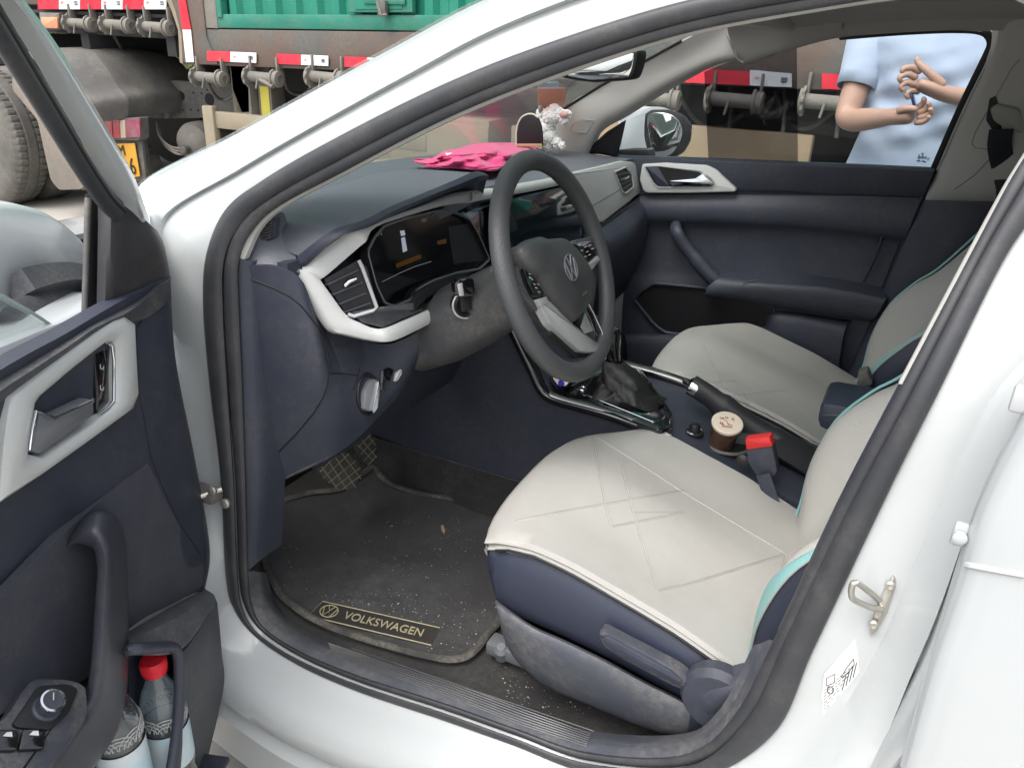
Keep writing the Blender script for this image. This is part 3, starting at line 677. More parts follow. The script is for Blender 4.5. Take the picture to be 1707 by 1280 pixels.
# centre stack and console
con = surf('centre_console', NAVY, [
    [V(-.34, y, .80) for y in (-.118, -.105, 0, .105, .118)],
    [V(-.22, y, .76) for y in (-.122, -.108, 0, .108, .122)],
    [V(-.165, y, .695) for y in (-.125, -.110, 0, .110, .125)],
    [V(-.10, y, .592) for y in (-.125, -.110, 0, .110, .125)],
    [V(.05, y, .585) for y in (-.125, -.110, 0, .110, .125)],
    [V(.18, y, .572) for y in (-.125, -.110, 0, .110, .125)],
    [V(.32, y, .532) for y in (-.128, -.110, 0, .110, .128)],
    [V(.50, y, .50) for y in (-.130, -.110, 0, .110, .130)],
    [V(.62, y, .50) for y in (-.130, -.110, 0, .110, .130)]], car, 3, 3, .01, to=V(0, 0, 3))
for s in (-1, 1):
    surf('console_side', NAVY, [[V(x, s*.126, z) for x, z in ((-.36, .80), (-.22, .757), (-.165, .693), (-.10, .589), (.05, .582), (.18, .569), (.32, .529), (.50, .497), (.62, .497))],
        [V(x, s*.135, z) for x, z in ((-.5, .60), (-.3, .55), (-.2, .50), (-.10, .47), (.05, .46), (.18, .45), (.32, .44), (.50, .42), (.62, .42))],
        [V(x, s*.150, z) for x, z in ((-.62, .40), (-.4, .38), (-.2, .37), (-.10, .365), (.05, .36), (.18, .36), (.32, .36), (.50, .36), (.62, .36))]], con, 4, 3, .006, to=V(0, s*3, .8))
    surf('tunnel_carpet', CARP, [[V(x, s*.156, .385) for x in (-.66, -.3, 0, .3, .62)], [V(x, s*.17, .32) for x in (-.66, -.3, 0, .3, .62)], [V(x, s*.185, .26) for x in (-.66, -.3, 0, .3, .62)]], con, 4, 2, .006, to=V(0, s*3, .8))
    P = [V(-.19, s*.128, .745), V(-.165, s*.130, .705), V(-.10, s*.131, .602), V(-.07, s*.131, .596), V(.05, s*.131, .592), V(.18, s*.131, .578)]
    P = cr([P[0], P[0].lerp(P[1], .5), P[1], P[1].lerp(P[2], .5), P[2].lerp(P[1], .08), P[3], P[4], P[5]], 40)
    tube('console_rail', BLK, P, .013, con, seg=12, flat=1.25, up=(0, 1, 0))
    tube('rail_highlight', DSIL, [p+V(.004, s*.010, .007) for p in P], .0016, con, seg=6)
cz = .598
def Cz(x, y, h=0): return Z(x, y, cz+h)
gp = [(938,650),(985,622),(1045,598),(1062,606),(1121,686),(1116,712),(1098,716),(960,666)]
gf = plate('gear_surround', BLK, [Cz(*p) for p in gp], con, .02, .008, .004)
gi = [(952,644),(985,626),(1045,604),(1056,608),(1110,682),(1106,698),(1090,704),(968,655)]
bm = bmesh.new(); tube_bm(roundc([Cz(*p, .001) for p in gi], .006), .0012, True, 6, bm); link('surround_line', bm2(bm), CHR, gf)
lathe('start_button', CHR, [(.0, .0), (.010, 0), (.010, .002), (.0085, .003), (.0075, .002), (0, .0018)], Cz(971,649), (0, 0, 1), gf, 24)
plate('button_row', MBL, [Cz(*p, .0012) for p in ((953,652),(962,655),(960,659),(951,656))], gf, .001, .001, 0)
# gear lever: gathered gaiter and knob
gb = Cz(1050, 663); topg = V(.000, .010, .652)
bm = bmesh.new(); rings = []
for i, t in enumerate([0, .08, .2, .35, .5, .65, .8, .92, 1]):
    c_ = gb.lerp(topg, t**1.3 if t < 1 else 1); c_.z = gb.z+(topg.z-gb.z)*t; rad = .042*(1-t)**.8+.017
    if t == .08: rad += .008
    rg = []
    for k in range(48):
        a = 2*math.pi*k/48; fold = 1+.16*math.sin(a*5+t*7)*(1-t)*min(1, t*6)+.09*math.sin(a*9+2+t*12)*(1-t)*min(1,t*6)
        sqx = 1.15; rr = rad*fold/max(abs(math.cos(a))**4+abs(math.sin(a))**4, .5)**.25
        rg.append(c_+V(rr*sqx*math.cos(a), rr*.82*math.sin(a), .013*math.sin(a*4+t*15)*(1-t)*min(1, t*4)))
    rings.append(rg)
b2 = gridmesh(rings, True); link('gear_gaiter', bm2(b2), mat('gaiter_leather', (.010, .0095, .0095), .42, bump=.3, bs=400), con, None, 60)
lathe('gear_knob', BLK, [(.0, 0), (.014, 0), (.016, .02), (.021, .045), (.024, .062), (.021, .074), (.012, .079), (0, .08)], topg-V(0, 0, .002), (-.25, 0, 1), con)
plate('oddments_tray', MBL, [Z(*p, .612) for p in ((912,628),(945,600),(970,610),(948,640),(930,648))], con, .004, .004, 0)
# rear of console
def Ct(x, y, h=0):
    z = .54
    for _ in range(8): p = Z(x, y, z); z = max(.5, min(.585, .572-(p.x-.18)*.27))+h
    return Z(x, y, z)
kb = Ct(1157, 722, .002); lathe('mirror_socket', MBL, [(0, 0), (.019, 0), (.019, .004), (.012, .006), (.011, .018), (.009, .021), (0, .022)], kb, (0, 0, 1), con, 24)
tube('socket_ring', CHR, [kb+V(.0165*math.cos(a), .0165*math.sin(a), .005) for a in [i*math.pi/12 for i in range(24)]], .0012, con, True, 6)
cupc = Ct(1212, 742, .0)
tube('cup_holder', RUBL, [cupc+V(.044*math.cos(a), .044*math.sin(a), .003) for a in [i*math.pi/16 for i in range(32)]], .004, con, True, 8)
lathe('cup_well', MBL, [(.0, .001), (.041, .001), (.041, .0035), (0, .0035)], cupc, (0, 0, 1), con)
# handbrake
hbp = [V(.185, .012, .650), V(.22, .012, .636), V(.30, .012, .600), V(.38, .012, .562), V(.46, .012, .52), V(.50, .012, .50)]
hbp = [Y(1152,641,.012), Y(1185,662,.012), Y(1235,702,.012), Y(1285,735,.012), Y(1345,778,.012)]
hb = tube('handbrake', mat('black_leather', (.022, .023, .026), .45, bump=.4, bs=400), cr(hbp, 24), [.0185]*6+[.023]*10+[.028]*8, con, seg=14, flat=1.25, up=(0, 0, 1))
dirh = (hbp[0]-hbp[1]).normalized()
lathe('release_collar', CHR, [(.0190, -.018), (.0200, -.012), (.0200, .0), (.012, .006), (0, .006)], hbp[0], dirh, hb)
lathe('release_button', MBL, [(.007, .0), (.007, .016), (.005, .019), (0, .02)], hbp[0], dirh, hb)
surf('handbrake_cover', MATS['black_leather'], [[V(.26, .05, .548), V(.35, .05, .555), V(.46, .06, .53), V(.52, .06, .50)], [V(.26, .012, .562), V(.35, .012, .578), V(.46, .012, .548), V(.52, .012, .50)], [V(.26, -.035, .545), V(.35, -.04, .552), V(.46, -.05, .52), V(.52, -.05, .50)]], con, 4, 3, .004, to=V(.4, 0, 3))
arm = box('armrest', LEA, (.545, .010, .662), (.215, .135, .062), con, .018, Matrix.Rotation(R_(-2), 3, 'Y'))
at_ = bvh(arm); seam('stitching', RUBL, [(1353,690),(1390,692),(1430,692)], at_, .0009, arm)
box('armrest_hinge', NAVY, (.60, .015, .57), (.10, .10, .16), con, .02)
# buckle on the driver side of the console
bk_ = [Y(*p, -.142) for p in ((1243,747),(1287,742),(1296,786),(1288,797),(1262,795),(1246,770))]
bq = plate('seat_belt_buckle', NAVY, bk_, car, .026, .006, .003)
plate('release_button', mat('red_plastic', (.62, .03, .03), .35, var=.2, vs=60, col2=(.45, .02, .02)), [Y(*p, -.146) for p in ((1242,733),(1283,728),(1288,744),(1244,750))], bq, .022, .002, .002)
tube('buckle_stalk', NAVY, [Y(1272,790,-.152), Y(1282,820,-.156), Y(1292,850,-.158)], .014, bq, flat=.3, up=(0, 1, 0))
lathe('bolt', MBL, [(.012, 0), (.012, .006), (.006, .009), (0, .009)], Y(1238, 767, -.135), (0, -1, .2), car, 16)
# ================================================================ steering wheel
WC = V(.010, -.355, .950); TA = R_(22)
WNn = V(math.cos(TA), 0, math.sin(TA)); WT = V(-math.sin(TA), 0, math.cos(TA)); WR = V(0, 1, 0)
wheel = tube('steering_wheel', WHL, [WC+WT*(.178*math.cos(a))+WR*(.178*math.sin(a))*(1.0) for a in [i*2*math.pi/96 for i in range(96)]], [.0168]*96, car, True, 20, .92, lambda p: WNn)
def W(x, y, h=0): return PL(x, y, WC+WNn*h, WNn)
ab = [(864,412),(895,400),(939,397),(953,409),(977,440),(989,465),(988,490),(980,509),(957,538),(941,524),(912,491),(898,466),(879,450),(868,432)]
# airbag cover: crowned
abP = roundc([W(*p, .012) for p in ab], .010, 3); cC = sum(abP, Vector())/len(abP)
rings = [[p-WNn*.03 for p in abP], abP]
for s, h in ((.97, .005), (.88, .011), (.7, .016), (.4, .0195), (.1, .021)): rings.append([cC+(p-cC)*s+WNn*h for p in abP])
bm = gridmesh(rings, True); bm.verts.ensure_lookup_table(); bm.faces.new(bm.verts[-len(abP):]); face_view(bm)
hub = link('airbag_cover', bm2(bm, 'h', False), SHR, wheel, None, 55)
plate('hub_back', SHR, [W(*p, -.004) for p in ((858,440),(872,420),(960,405),(1000,450),(990,520),(958,548),(905,500))], wheel, .05, .02, .006)
# spokes
sil = [(898,499),(908,500),(916,500),(936,517),(957,540),(990,566),(1004,576),(1003,585),(985,588),(968,586),(946,566),(918,541),(904,515)]
plate('spoke', SILV, [W(*p, .008) for p in sil], wheel, .014, .006, .004)
plate('spoke_back', MBL, [W(*p, -.002) for p in ((912,505),(960,545),(1004,580),(1000,590),(960,598),(920,560))], wheel, .012, .006, .002)
plate('spoke', SHR, [W(*p, .001) for p in ((951,409),(962,399),(980,396),(1006,388),(1016,400),(1012,425),(1003,428),(990,435),(976,440))], wheel, .016, .006, .004)
plate('spoke', SHR, [W(*p, .0) for p in ((846,470),(862,440),(880,450),(900,480),(905,515),(893,520),(872,495))], wheel, .016, .006, .004)
plate('button_pod', BLK, [W(*p, .009) for p in ((954,407),(968,403),(985,401),(997,417),(993,424),(978,438),(973,431))], wheel, .010, .003, .002)
plate('button_pod', BLK, [W(*p, .009) for p in ((873,446),(887,455),(897,470),(909,489),(901,496),(892,494),(880,470))], wheel, .010, .004, .002)
plate('pod_trim', SILV, [W(*p, .009) for p in ((978,442),(996,426),(1001,433),(984,454))], wheel, .008, .002, .001)
plate('pod_trim', SILV, [W(*p, .009) for p in ((896,499),(911,494),(916,504),(903,512))], wheel, .008, .002, .001)
KEY = mat('button_legend', (.45, .45, .45), .5)
bm = bmesh.new(); Wd = lambda x, y: W(x, y, .0195)
random.seed(5)
for (x, y) in ((966,409),(976,412),(984,409),(970,418),(979,420),(988,415),(976,428),(983,425)):
    tube_bm([W(x-1.6, y+.4, .0095), W(x+1.6, y-.8, .0095)], .0009, bm=bm, seg=4)
for (x, y) in ((883,457),(887,466),(891,474),(894,480),(899,487),(884,463),(897,474)):
    tube_bm([W(x-1.2, y-.6, .0095), W(x+1.4, y+.5, .0095)], .0008, bm=bm, seg=4)
link('button_legend', bm2(bm), KEY, wheel)
tube('spoke_rim', CHR, [W(*p, .006) for p in ((981,507),(990,524),(1003,552),(1006,564),(1003,575),(996,581))], .0022, wheel, seg=8)
plate('spoke_inset', BLK, [W(*p, .002) for p in ((958,540),(979,510),(1003,556),(1002,570),(990,572))], wheel, .008, .002, .001)
plate('spoke_gleam', SILV, [W(*p, .0045) for p in ((976,521),(990,551),(976,556),(969,545))], wheel, .002, .002, .001)
# round emblem, raised strokes
ec = W(952, 446, .0335); er = .0215
bm = bmesh.new()
def E_(x, y): return ec+WR*(x*er)+WT*(y*er)
tube_bm([E_(math.sin(a), math.cos(a)) for a in [i*math.pi/20 for i in range(40)]], .0014, True, 6, bm)
for q in ([(-.38, .92), (0, .08), (.38, .92)], [(-.78, .60), (-.40, -.88), (0, -.02), (.40, -.88), (.78, .60)]):
    tube_bm([E_(*p) for p in q], .0016, bm=bm, seg=6)
link('emblem', bm2(bm), DSIL, wheel)
text('airbag_lettering', RUBL, 'AIRBAG', .0065, W(975, 489, .0295), WR, WT, wheel, .0005)
# column shroud
ax_ = -WNn
rings = []
for t, ry, rz, dz, pw in ((.012, .050, .045, 0, 2.2), (.03, .072, .060, -.004, 2.3), (.05, .078, .064, -.008, 2.5), (.055, .068, .058, -.010, 2.5), (.07, .068, .058, -.016, 2.6), (.12, .076, .060, -.028, 2.8), (.17, .084, .064, -.040, 3), (.23, .092, .068, -.050, 3), (.30, .095, .068, -.055, 3)):
    c_ = WC+ax_*t+WT*dz; rg = []
    for k in range(40):
        a = 2*math.pi*k/40; q = (abs(math.cos(a))**pw+abs(math.sin(a))**pw)**(-1/pw); rg.append(c_+WR*(ry*q*math.cos(a))+WT*(rz*q*math.sin(a)))
    rings.append(rg)
bm = gridmesh(rings, True); col_ = link('column_shroud', bm2(bm), SHR, car, None, 45)
# ================================================================ seats
def seat(yc, dx, drv):
    """yc centre line; cushion, side cover, backrest, plinth"""
    s = 1
    NU, NV = 16, 22
    xs0 = .018+dx
    ze = [(0, .585), (.1, .597), (.2, .598), (.33, .587), (.5, .566), (.7, .543), (1, .497)]
    def zed(v):
        for (a, p), (b, q) in zip(ze, ze[1:]):
            if v <= b: return p+(q-p)*(v-a)/(b-a)
        return ze[-1][1]
    rows = []
    def top(u, v):
        au = abs(u); hw = .243-.004*v
        x = xs0+((.014*au**5) if u < 0 else .085*au**3)*(1-v)**3+v*.46
        z = zed(v)+.020*(1-v)*(1-u*u) - .012*math.sin(math.pi*min(1, v))*(1-abs(2*au-1)) + .012*au**3*math.sin(math.pi*v) - .010*max(0, u)*(1-.3*v) - .006
        return V(x, yc+u*hw, z)
    for j in range(NV+1):
        v = j/NV; rows.append([top(-1+2*i/NU, v) for i in range(NU+1)])
    # front roll: goes round and down
    fr = []
    for k, (dxx, dz) in enumerate(((.006, -.062), (-.010, -.048), (-.016, -.028), (-.012, -.011))):
        fr.append([top(-1+2*i/NU, 0)+V(dxx*(1-abs(-1+2*i/NU)**4), 0, dz*(1-.75*abs(-1+2*i/NU)**6)) for i in range(NU+1)])
    rows = fr+rows
    # soft rolled side edges
    rr = []
    for r in rows:
        a, b = r[0], r[-1]; o = 1 if rows.index(r) > 5 else (0.15 if rows.index(r) < 4 else .6)
        rr.append([a+V(0, .002, -.016*o), a+V(0, -.004, -.008*o)]+r+[b+V(0, .004, -.008*o), b+V(0, -.002, -.016*o)])
    bm = gridmesh(rr); face_view(bm, V(.2, yc, 3)); solid_dir(bm, V(.006, 0, -.010))
    cu = link('driver_seat' if drv else 'passenger_seat', bm2(bm, 'c', False), SEAT, car, None, 60)
    # navy flank all round
    lo = []; mid = []; up = []
    path = [(.46, -1)]
    loop = [top(-1, v) for v in [1-.05*i for i in range(20)]]+[top(-1+2*i/12, 0) for i in range(13)]+[top(1, v) for v in [.05*i for i in range(21)]]
    n = len(loop); c0 = V(xs0+.23, yc, 0)
    def lowz(x): t = max(0, min(1, (x-xs0)/.45)); return .455-.075*t+.02*math.sin(math.pi*t)
    rows = []
    for f, dep in ((0, -.014), (.15, .004), (.5, .010), (.85, .004), (1, -.002), (1.1, -.02)):
        r = []
        for i, p in enumerate(loop):
            front = 20 <= i < 33
            uu = abs(-1+2*(i-20)/12) if front else 1
            zt = p.z-.014 if not front else p.z-.062*(1-.75*uu**6)
            o = V(0, (1 if p.y > yc else -1), 0)*dep if not front else V(-dep*(1-.5*uu), 0, 0)
            inw = V(.006, 0, 0)*(1-uu**4) if front else V(0, 0, 0)
            inw = V(0, 0, 0)
            q = V(p.x, p.y, zt+(lowz(p.x)-zt)*f)+o+inw+(V(.03*f, 0, 0) if front else V(.006*f*max(0, 1-(p.x-xs0)/.12), 0, 0))
            r.append(q)
        rows.append(r)
    bm = gridmesh(rows); face_view(bm, V(-1, yc-3 if drv else yc-3, .5)); bmesh.ops.recalc_face_normals(bm, faces=bm.faces)
    fl = link('seat_flank', bm2(bm), LEA, cu, None, 60)
    # piping between flank and cushion
    P = [V(p.x, p.y+(-.005 if p.y < yc else .005), p.z-.018) for p in loop[:20]]
    tube('piping', MBL, P, .0022, cu, seg=8)
    P2 = [V(p.x, p.y+(-.001 if p.y < yc else .001), p.z-.006) for p in loop[:19]]
    tube('seam', mat('pale_thread', (.33, .32, .29), .8), P2, .0007, cu, seg=6)
    box('seat_pan', MBL, (xs0+.25, yc, .42), (.42, .40, .10), cu, .02)
    for sy in (-.17, .17):
        box('seat_rail', STEEL if False else DSIL, (xs0+.24, yc+sy, .305), (.50, .035, .025), cu, .004)
        box('seat_rail_foot', MBL, (xs0+.06, yc+sy, .345), (.05, .03, .09), cu, .006)
    # backrest: shell swept up a reclined line
    RC = R_(24)
    bu = V(math.sin(RC), 0, math.cos(RC)); bf = V(-math.cos(RC), 0, math.sin(RC))
    b0 = V(xs0+.436+(0 if drv else .020), yc, .480+(0 if drv else .012))
    secs = [(-.02 if drv else -.04, .215, .022, .05), (.03, .225, .040, .09), (.107, .240, .076, .10), (.20, .250, .093, .10), (.28, .250, .076, .09), (.34, .245, .052, .09), (.46, .230, .032, .08), (.56, .200, .022, .07), (.62, .160, .012, .055)]
    rws = []
    for h, hw, bol, dp in secs:
        c = b0+bu*h; r = []
        for u, d in ((-1, -.05), (-1.03, .0), (-1.0, bol*.75), (-.90, bol), (-.76, bol*.75), (-.6, .012), (-.3, .004), (0, .0), (.3, .004), (.6, .012), (.76, bol*.75), (.90, bol), (1.0, bol*.75), (1.03, 0), (1, -.05)):
            r.append(c+V(0, u*hw, 0)+bf*(d-.02 if d > -.05 else -.06))
        rws.append(r)
    cols = [crp([r[j] for r in rws], 4) for j in range(len(rws[0]))]; rws = [[c[i] for c in cols] for i in range(len(cols[0]))]
    rws = [crp(r, 3) for r in rws]
    bm = gridmesh(rws); face_view(bm, V(-2, yc, 1)); solid(bm, .05)
    back = link('backrest', bm2(bm, 'b', False), SEATF, cu, None, 60)
    # coloured side bolsters: mint with navy outer
    for sg in (-1, 1):
        A, B, C_, D_ = [], [], [], []
        for h, hw, bol, dp in secs[:-1]:
            c = b0+bu*(h)
            wv = min(1, max(0, (.62-h)/.5))
            A.append(c+V(0, sg*hw*(1-.26*wv), 0)+bf*(bol*.96-.018+.004)); B.append(c+V(0, sg*hw*.97, 0)+bf*(bol-.02+.006-.004)); C_.append(c+V(0, sg*hw*1.03, 0)+bf*(bol*.84-.012)); D_.append(c+V(0, sg*hw*1.055, 0)+bf*(-.005))
        A = [a_.lerp(c_, (.80*min(1, max(0, (s_[0]-.12)/.12))) if sg < 0 else .85) for a_, c_, s_ in zip(A, C_, secs)]; B = [a_.lerp(c_, .5)+bf*.004 for a_, c_ in zip(A, C_)]
        E_s = [p+bf*(-.075) for p in D_]
        surf('mint_bolster', TEAL, [A, B, C_], cu, 4, 3, .004, to=V(-1, yc+sg*2, .8))
        surf('bolster_flank', LEA, [C_, [c.lerp(d, .5)+V(0, sg*.006, 0) for c, d in zip(C_, D_)], D_, E_s], cu, 4, 3, .004, to=V(.5, yc+sg*3, .8))
        tube('bolster_seam', MATS['pale_thread'], crp([p+V(0, sg*.002, .001) for p in C_], 5), .0012, cu, seg=6)
    for sy in (-.06, .06): tube('headrest_post', CHR, [b0+bu*.6+V(0, sy, 0)-bf*.05, b0+bu*.70+V(0, sy, 0)-bf*.05], .006, cu)
    hr = box('headrest', SEAT, b0+bu*.77-bf*.04, (.10, .26, .17), cu, .045, Matrix.Rotation(RC, 3, 'Y'))
    return cu, bvh(cu), bvh(back)
ds, dst, dbt = seat(-.385, 0, True)
ps, pst, pbt = seat(.385, .020, False)
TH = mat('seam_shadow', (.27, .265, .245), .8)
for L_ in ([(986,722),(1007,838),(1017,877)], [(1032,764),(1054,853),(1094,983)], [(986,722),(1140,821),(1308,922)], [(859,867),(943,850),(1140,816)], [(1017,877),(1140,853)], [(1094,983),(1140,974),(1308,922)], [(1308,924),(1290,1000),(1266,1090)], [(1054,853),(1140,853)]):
    seam('stitch_line', TH, L_, dst, .0011, ds, None, -.0004); seam('stitch_highlight', SEAT, [(x+2.4, y+1.6) for x, y in L_], dst, .0016, ds, None, -.0004)  # offset line added beside each seam as its highlight, so it looks sunken
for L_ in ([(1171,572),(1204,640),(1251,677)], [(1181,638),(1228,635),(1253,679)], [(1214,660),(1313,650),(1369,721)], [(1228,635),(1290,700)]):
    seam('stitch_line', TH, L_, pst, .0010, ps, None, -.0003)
# grey side shield and levers (driver)
sh = [(822,985),(848,1012),(889,1045),(940,1068),(1010,1098),(1075,1135),(1150,1175),(1160,1215),(1146,1228),(1075,1213),(973,1170),(889,1128),(850,1085),(830,1040)]
up_ = [(828,1000),(849,1015),(889,1043),(940,1066),(1010,1100),(1075,1135),(1135,1165),(1165,1185)]
md_ = [(829,1015),(845,1045),(882,1080),(935,1110),(1005,1148),(1075,1182),(1130,1204),(1160,1212)]
lo_ = [(833,1035),(850,1085),(889,1130),(930,1155),(973,1172),(1075,1214),(1130,1228),(1150,1229)]
shd = surf('side_shield', GREYP, [[Y(*p, -.610) for p in up_], [Y(*p, -.640) for p in up_[:1]]+[Y(p[0], p[1]+4, -.645) for p in up_[1:]], [Y(*p, -.652) for p in md_], [Y(*p, -.632) for p in lo_], [Y(p[0], p[1], -.632)+V(0, .04, .0) for p in lo_]], ds, 4, 4, .004)
lev = [(996,1056),(1003,1054),(1125,1118),(1152,1140),(1158,1160),(1120,1145),(1040,1102),(1003,1078)]
plate('height_lever', NAVYD, [Y(*p, -.668) for p in lev], ds, .022, .008, .006)
plate('lever_grip', NAVY, [Y(*p, -.672) for p in ((1004,1062),(1012,1062),(1118,1120),(1138,1138),(1128,1140),(1030,1090),(1008,1074))], ds, .006, .004, .002)
lathe('recliner_base', NAVY, [(0, -.02), (.05, -.02), (.052, 0), (.045, .012), (0, .016)], Y(1195, 1165, -.66), (0, -1, 0), ds)
surf('recliner_cover', NAVY, [[Y(1160,1130,-.64), Y(1195,1120,-.645), Y(1235,1105,-.64), Y(1285,1100,-.62)], [Y(1152,1150,-.668), Y(1195,1150,-.675), Y(1240,1140,-.67), Y(1290,1125,-.65)], [Y(1150,1190,-.668), Y(1190,1190,-.675), Y(1240,1170,-.67), Y(1280,1160,-.65)], [Y(1146,1226,-.65), Y(1180,1218,-.65), Y(1220,1200,-.65), Y(1260,1180,-.64)]], ds, 4, 4, .01)
for x, y in ((838,1092),): lathe('seat_bolt', DSIL, [(0, 0), (.014, 0), (.014, .02), (.008, .028), (0, .028)], Y(x, y, -.56), (0, -.3, 1), ds)
pbk = plate('seat_belt_buckle', RUBL, [Y(*p, .10) for p in ((1430,622),(1446,618),(1455,640),(1448,646),(1428,645))], ps, .03, .004, .003)
# ================================================================ passenger side
pd = surf('passenger_door', NAVY, [
    [SP(x, y, .03) for x, y in ((1020,258),(1150,262),(1300,268),(1450,274),(1557,279))],
    [SP(x, y, -.008) for x, y in ((1020,263),(1150,268),(1300,275),(1450,281),(1557,286))],
    [Y(x, y, .700) for x, y in ((1040,300),(1150,308),(1300,316),(1430,321),(1540,325))],
    [Y(x, y, .708) for x, y in ((1050,324),(1150,324),(1300,324),(1430,326),(1536,329))],
    [Y(x, y, .690) for x, y in ((1055,345),(1150,345),(1300,348),(1430,352),(1525,357))],
    [Y(x, y, .692) for x, y in ((1058,364),(1150,367),(1300,372),(1400,380),(1512,392))],
    [Y(x, y, .715) for x, y in ((1050,385),(1150,385),(1300,390),(1400,398),(1505,412))],
    [Y(x, y, .715) for x, y in ((1045,450),(1150,450),(1300,450),(1400,460),(1480,470))],
    [Y(x, y, .70) for x, y in ((1040,480),(1150,486),(1300,500),(1400,515),(1462,535))],
    [Y(x, y, .70) for x, y in ((1035,560),(1150,565),(1260,575),(1350,595),(1440,610))],
    [Y(x, y, .715) for x, y in ((1030,640),(1150,650),(1250,660),(1350,665),(1410,670))],
    [Y(x, y, .715) for x, y in ((1030,760),(1150,760),(1250,760),(1350,760),(1400,760))]], car, 5, 3, .02)
pdt = bvh(pd)
seam('panel_gap', MBL, [(1065,325),(1230,323),(1430,326),(1534,330)], pdt, .0022, pd)
# inset panel outline
tube('panel_crease', LEA, cr([Y(*p, .704) for p in ((1065,366),(1140,368),(1230,370),(1320,373),(1440,379),(1465,384),(1470,393),(1462,420),(1448,452),(1438,470))], 50), .0035, pd, seg=8)
dhp = [(1070,274),(1110,272),(1178,276),(1193,283),(1227,316),(1225,320),(1150,322),(1078,322),(1072,318),(1066,300)]
dh = plate('handle_surround', TRIM, [Y(*p, .684) for p in dhp], pd, .02, .006, .004)
plate('handle_recess', MBL, [Y(*p, .6835) for p in ((1075,279),(1097,278),(1165,287),(1185,299),(1190,306),(1186,311),(1098,311),(1090,306))], dh, .004, .004, 0)
plate('lock_buttons', NAVY, [Y(*p, .680) for p in ((1077,279),(1097,279),(1116,311),(1099,311))], dh, .004, .002, .001)
plate('door_handle', CHR, [Y(*p, .674) for p in ((1113,302),(1158,298),(1172,289),(1189,306),(1184,310),(1120,311))], dh, .010, .003, .003)
tube('recess_rim', SILV, roundc([Y(*p, .682) for p in ((1074,278),(1098,277),(1168,285),(1186,297),(1192,306),(1187,313),(1097,313),(1089,305))], .006), .0018, dh, True, 6)
# pull strap and armrest
pull = [(1116,372),(1118,383),(1130,404),(1155,435),(1180,462),(1190,470),(1225,476),(1270,482)]
tube('door_pull', NAVY, cr([Y(p[0]+10, p[1]+4, .668 if i not in (0, 7) else .70) for i, p in enumerate(pull)], 40), [.018]*14+[.021]*12+[.024]*14, pd, seg=14, flat=.8, up=(0, 1, 0))
surf('door_armrest', NAVY, [
    [Y(x, y, .715) for x, y in ((1195,458),(1240,452),(1300,452),(1380,462),(1470,478))],
    [Y(x, y, .650) for x, y in ((1200,462),(1250,466),(1300,470),(1380,476),(1478,496))],
    [Y(x, y, .630) for x, y in ((1180,478),(1240,476),(1300,478),(1380,484),(1476,500))],
    [Y(x, y, .632) for x, y in ((1175,492),(1240,490),(1300,494),(1380,508),(1462,525))],
    [Y(x, y, .66) for x, y in ((1175,494),(1240,502),(1300,512),(1380,525),(1450,536))],
    [Y(x, y, .715) for x, y in ((1190,480),(1240,492),(1300,508),(1380,522),(1440,534))]], pd, 5, 3, .005, to=V(.3, -1, 1.2))
tube('armrest_seam', RUBL, [Y(1229, 482, .629), Y(1244, 470, .632), Y(1262, 466, .638)], .0014, pd, seg=6)
# map pocket
pk = [(1059,500),(1068,490),(1090,476),(1170,482),(1290,512),(1280,540),(1270,546),(1130,553),(1110,550),(1092,538)]
pq = plate('map_pocket', MBL, [Y(*p, .696) for p in pk], pd, .006, .01, 0)
tube('pocket_rim', NAVY, roundc([Y(*p, .692) for p in ((1057,499),(1068,486),(1090,472),(1175,480),(1292,512),(1282,543),(1272,549),(1130,557),(1108,554),(1090,540))], .01), .005, pd, True, 8)
# moulded step under the pocket
surf('door_pocket', NAVY, [[Y(x, y, .700) for x, y in ((1040,556),(1110,557),(1200,556),(1270,548),(1290,518),(1420,534))],
    [Y(x, y, .662) for x, y in ((1042,560),(1110,562),(1200,562),(1276,556),(1300,528),(1410,545))],
    [Y(x, y, .655) for x, y in ((1045,585),(1110,590),(1200,592),(1290,590),(1330,575),(1402,580))],
    [Y(x, y, .670) for x, y in ((1045,640),(1110,645),(1200,645),(1290,640),(1330,640),(1395,640))]], pd, 4, 3, .004)
# door gap and rear of the door
tube('door_gap_seal', MBL, cr([Y(*p, .712) for p in ((1558,282),(1535,335),(1500,420),(1465,505),(1430,575),(1392,640))], 30), .009, pd, seg=8)
# window: opening frame, tinted glass
PF = [(1030,263),(1040,200),(1115,150),(1190,107),(1230,97),(1260,98),(1310,82),(1400,62),(1500,54),(1590,50),(1640,54),(1655,72),(1645,95),(1600,180),(1558,282)]
tube('window_channel', MBL, cr([SP(*p, .02) for p in [(1400,61),(1500,53),(1590,49),(1638,53),(1652,70),(1646,90),(1602,180),(1556,284)]], 60), .0085, pd, seg=8, flat=.6, up=(0, 1, 0))
tube('window_gleam', SILV, cr([SP(*p, .006) for p in [(1656,78),(1650,95),(1606,183),(1562,284)]], 40), .0018, pd, seg=6)
gl1 = [SP(x, y, .028) for x, y in ((1035,264),(1180,267),(1360,272),(1565,281))]; gl2 = [SP(x, y, .028) for x, y in ((1035,170),(1175,120),(1370,55),(1660,40))]
surf('window_glass', glass('side_glass', (.93, .95, .95), .8, haze=.015), [gl1, gl2], pd, 4, 4, .004)
tf1 = [SP(x, y, .022) for x, y in ((1181,268),(1270,270),(1330,271))]; tf2 = [SP(x, y, .022) for x, y in ((1174,120),(1250,90),(1328,60))]
surf('window_tint', glass('tint_film', (.55, .55, .57), .5), [tf1, tf2], pd, 4, 4, .001)
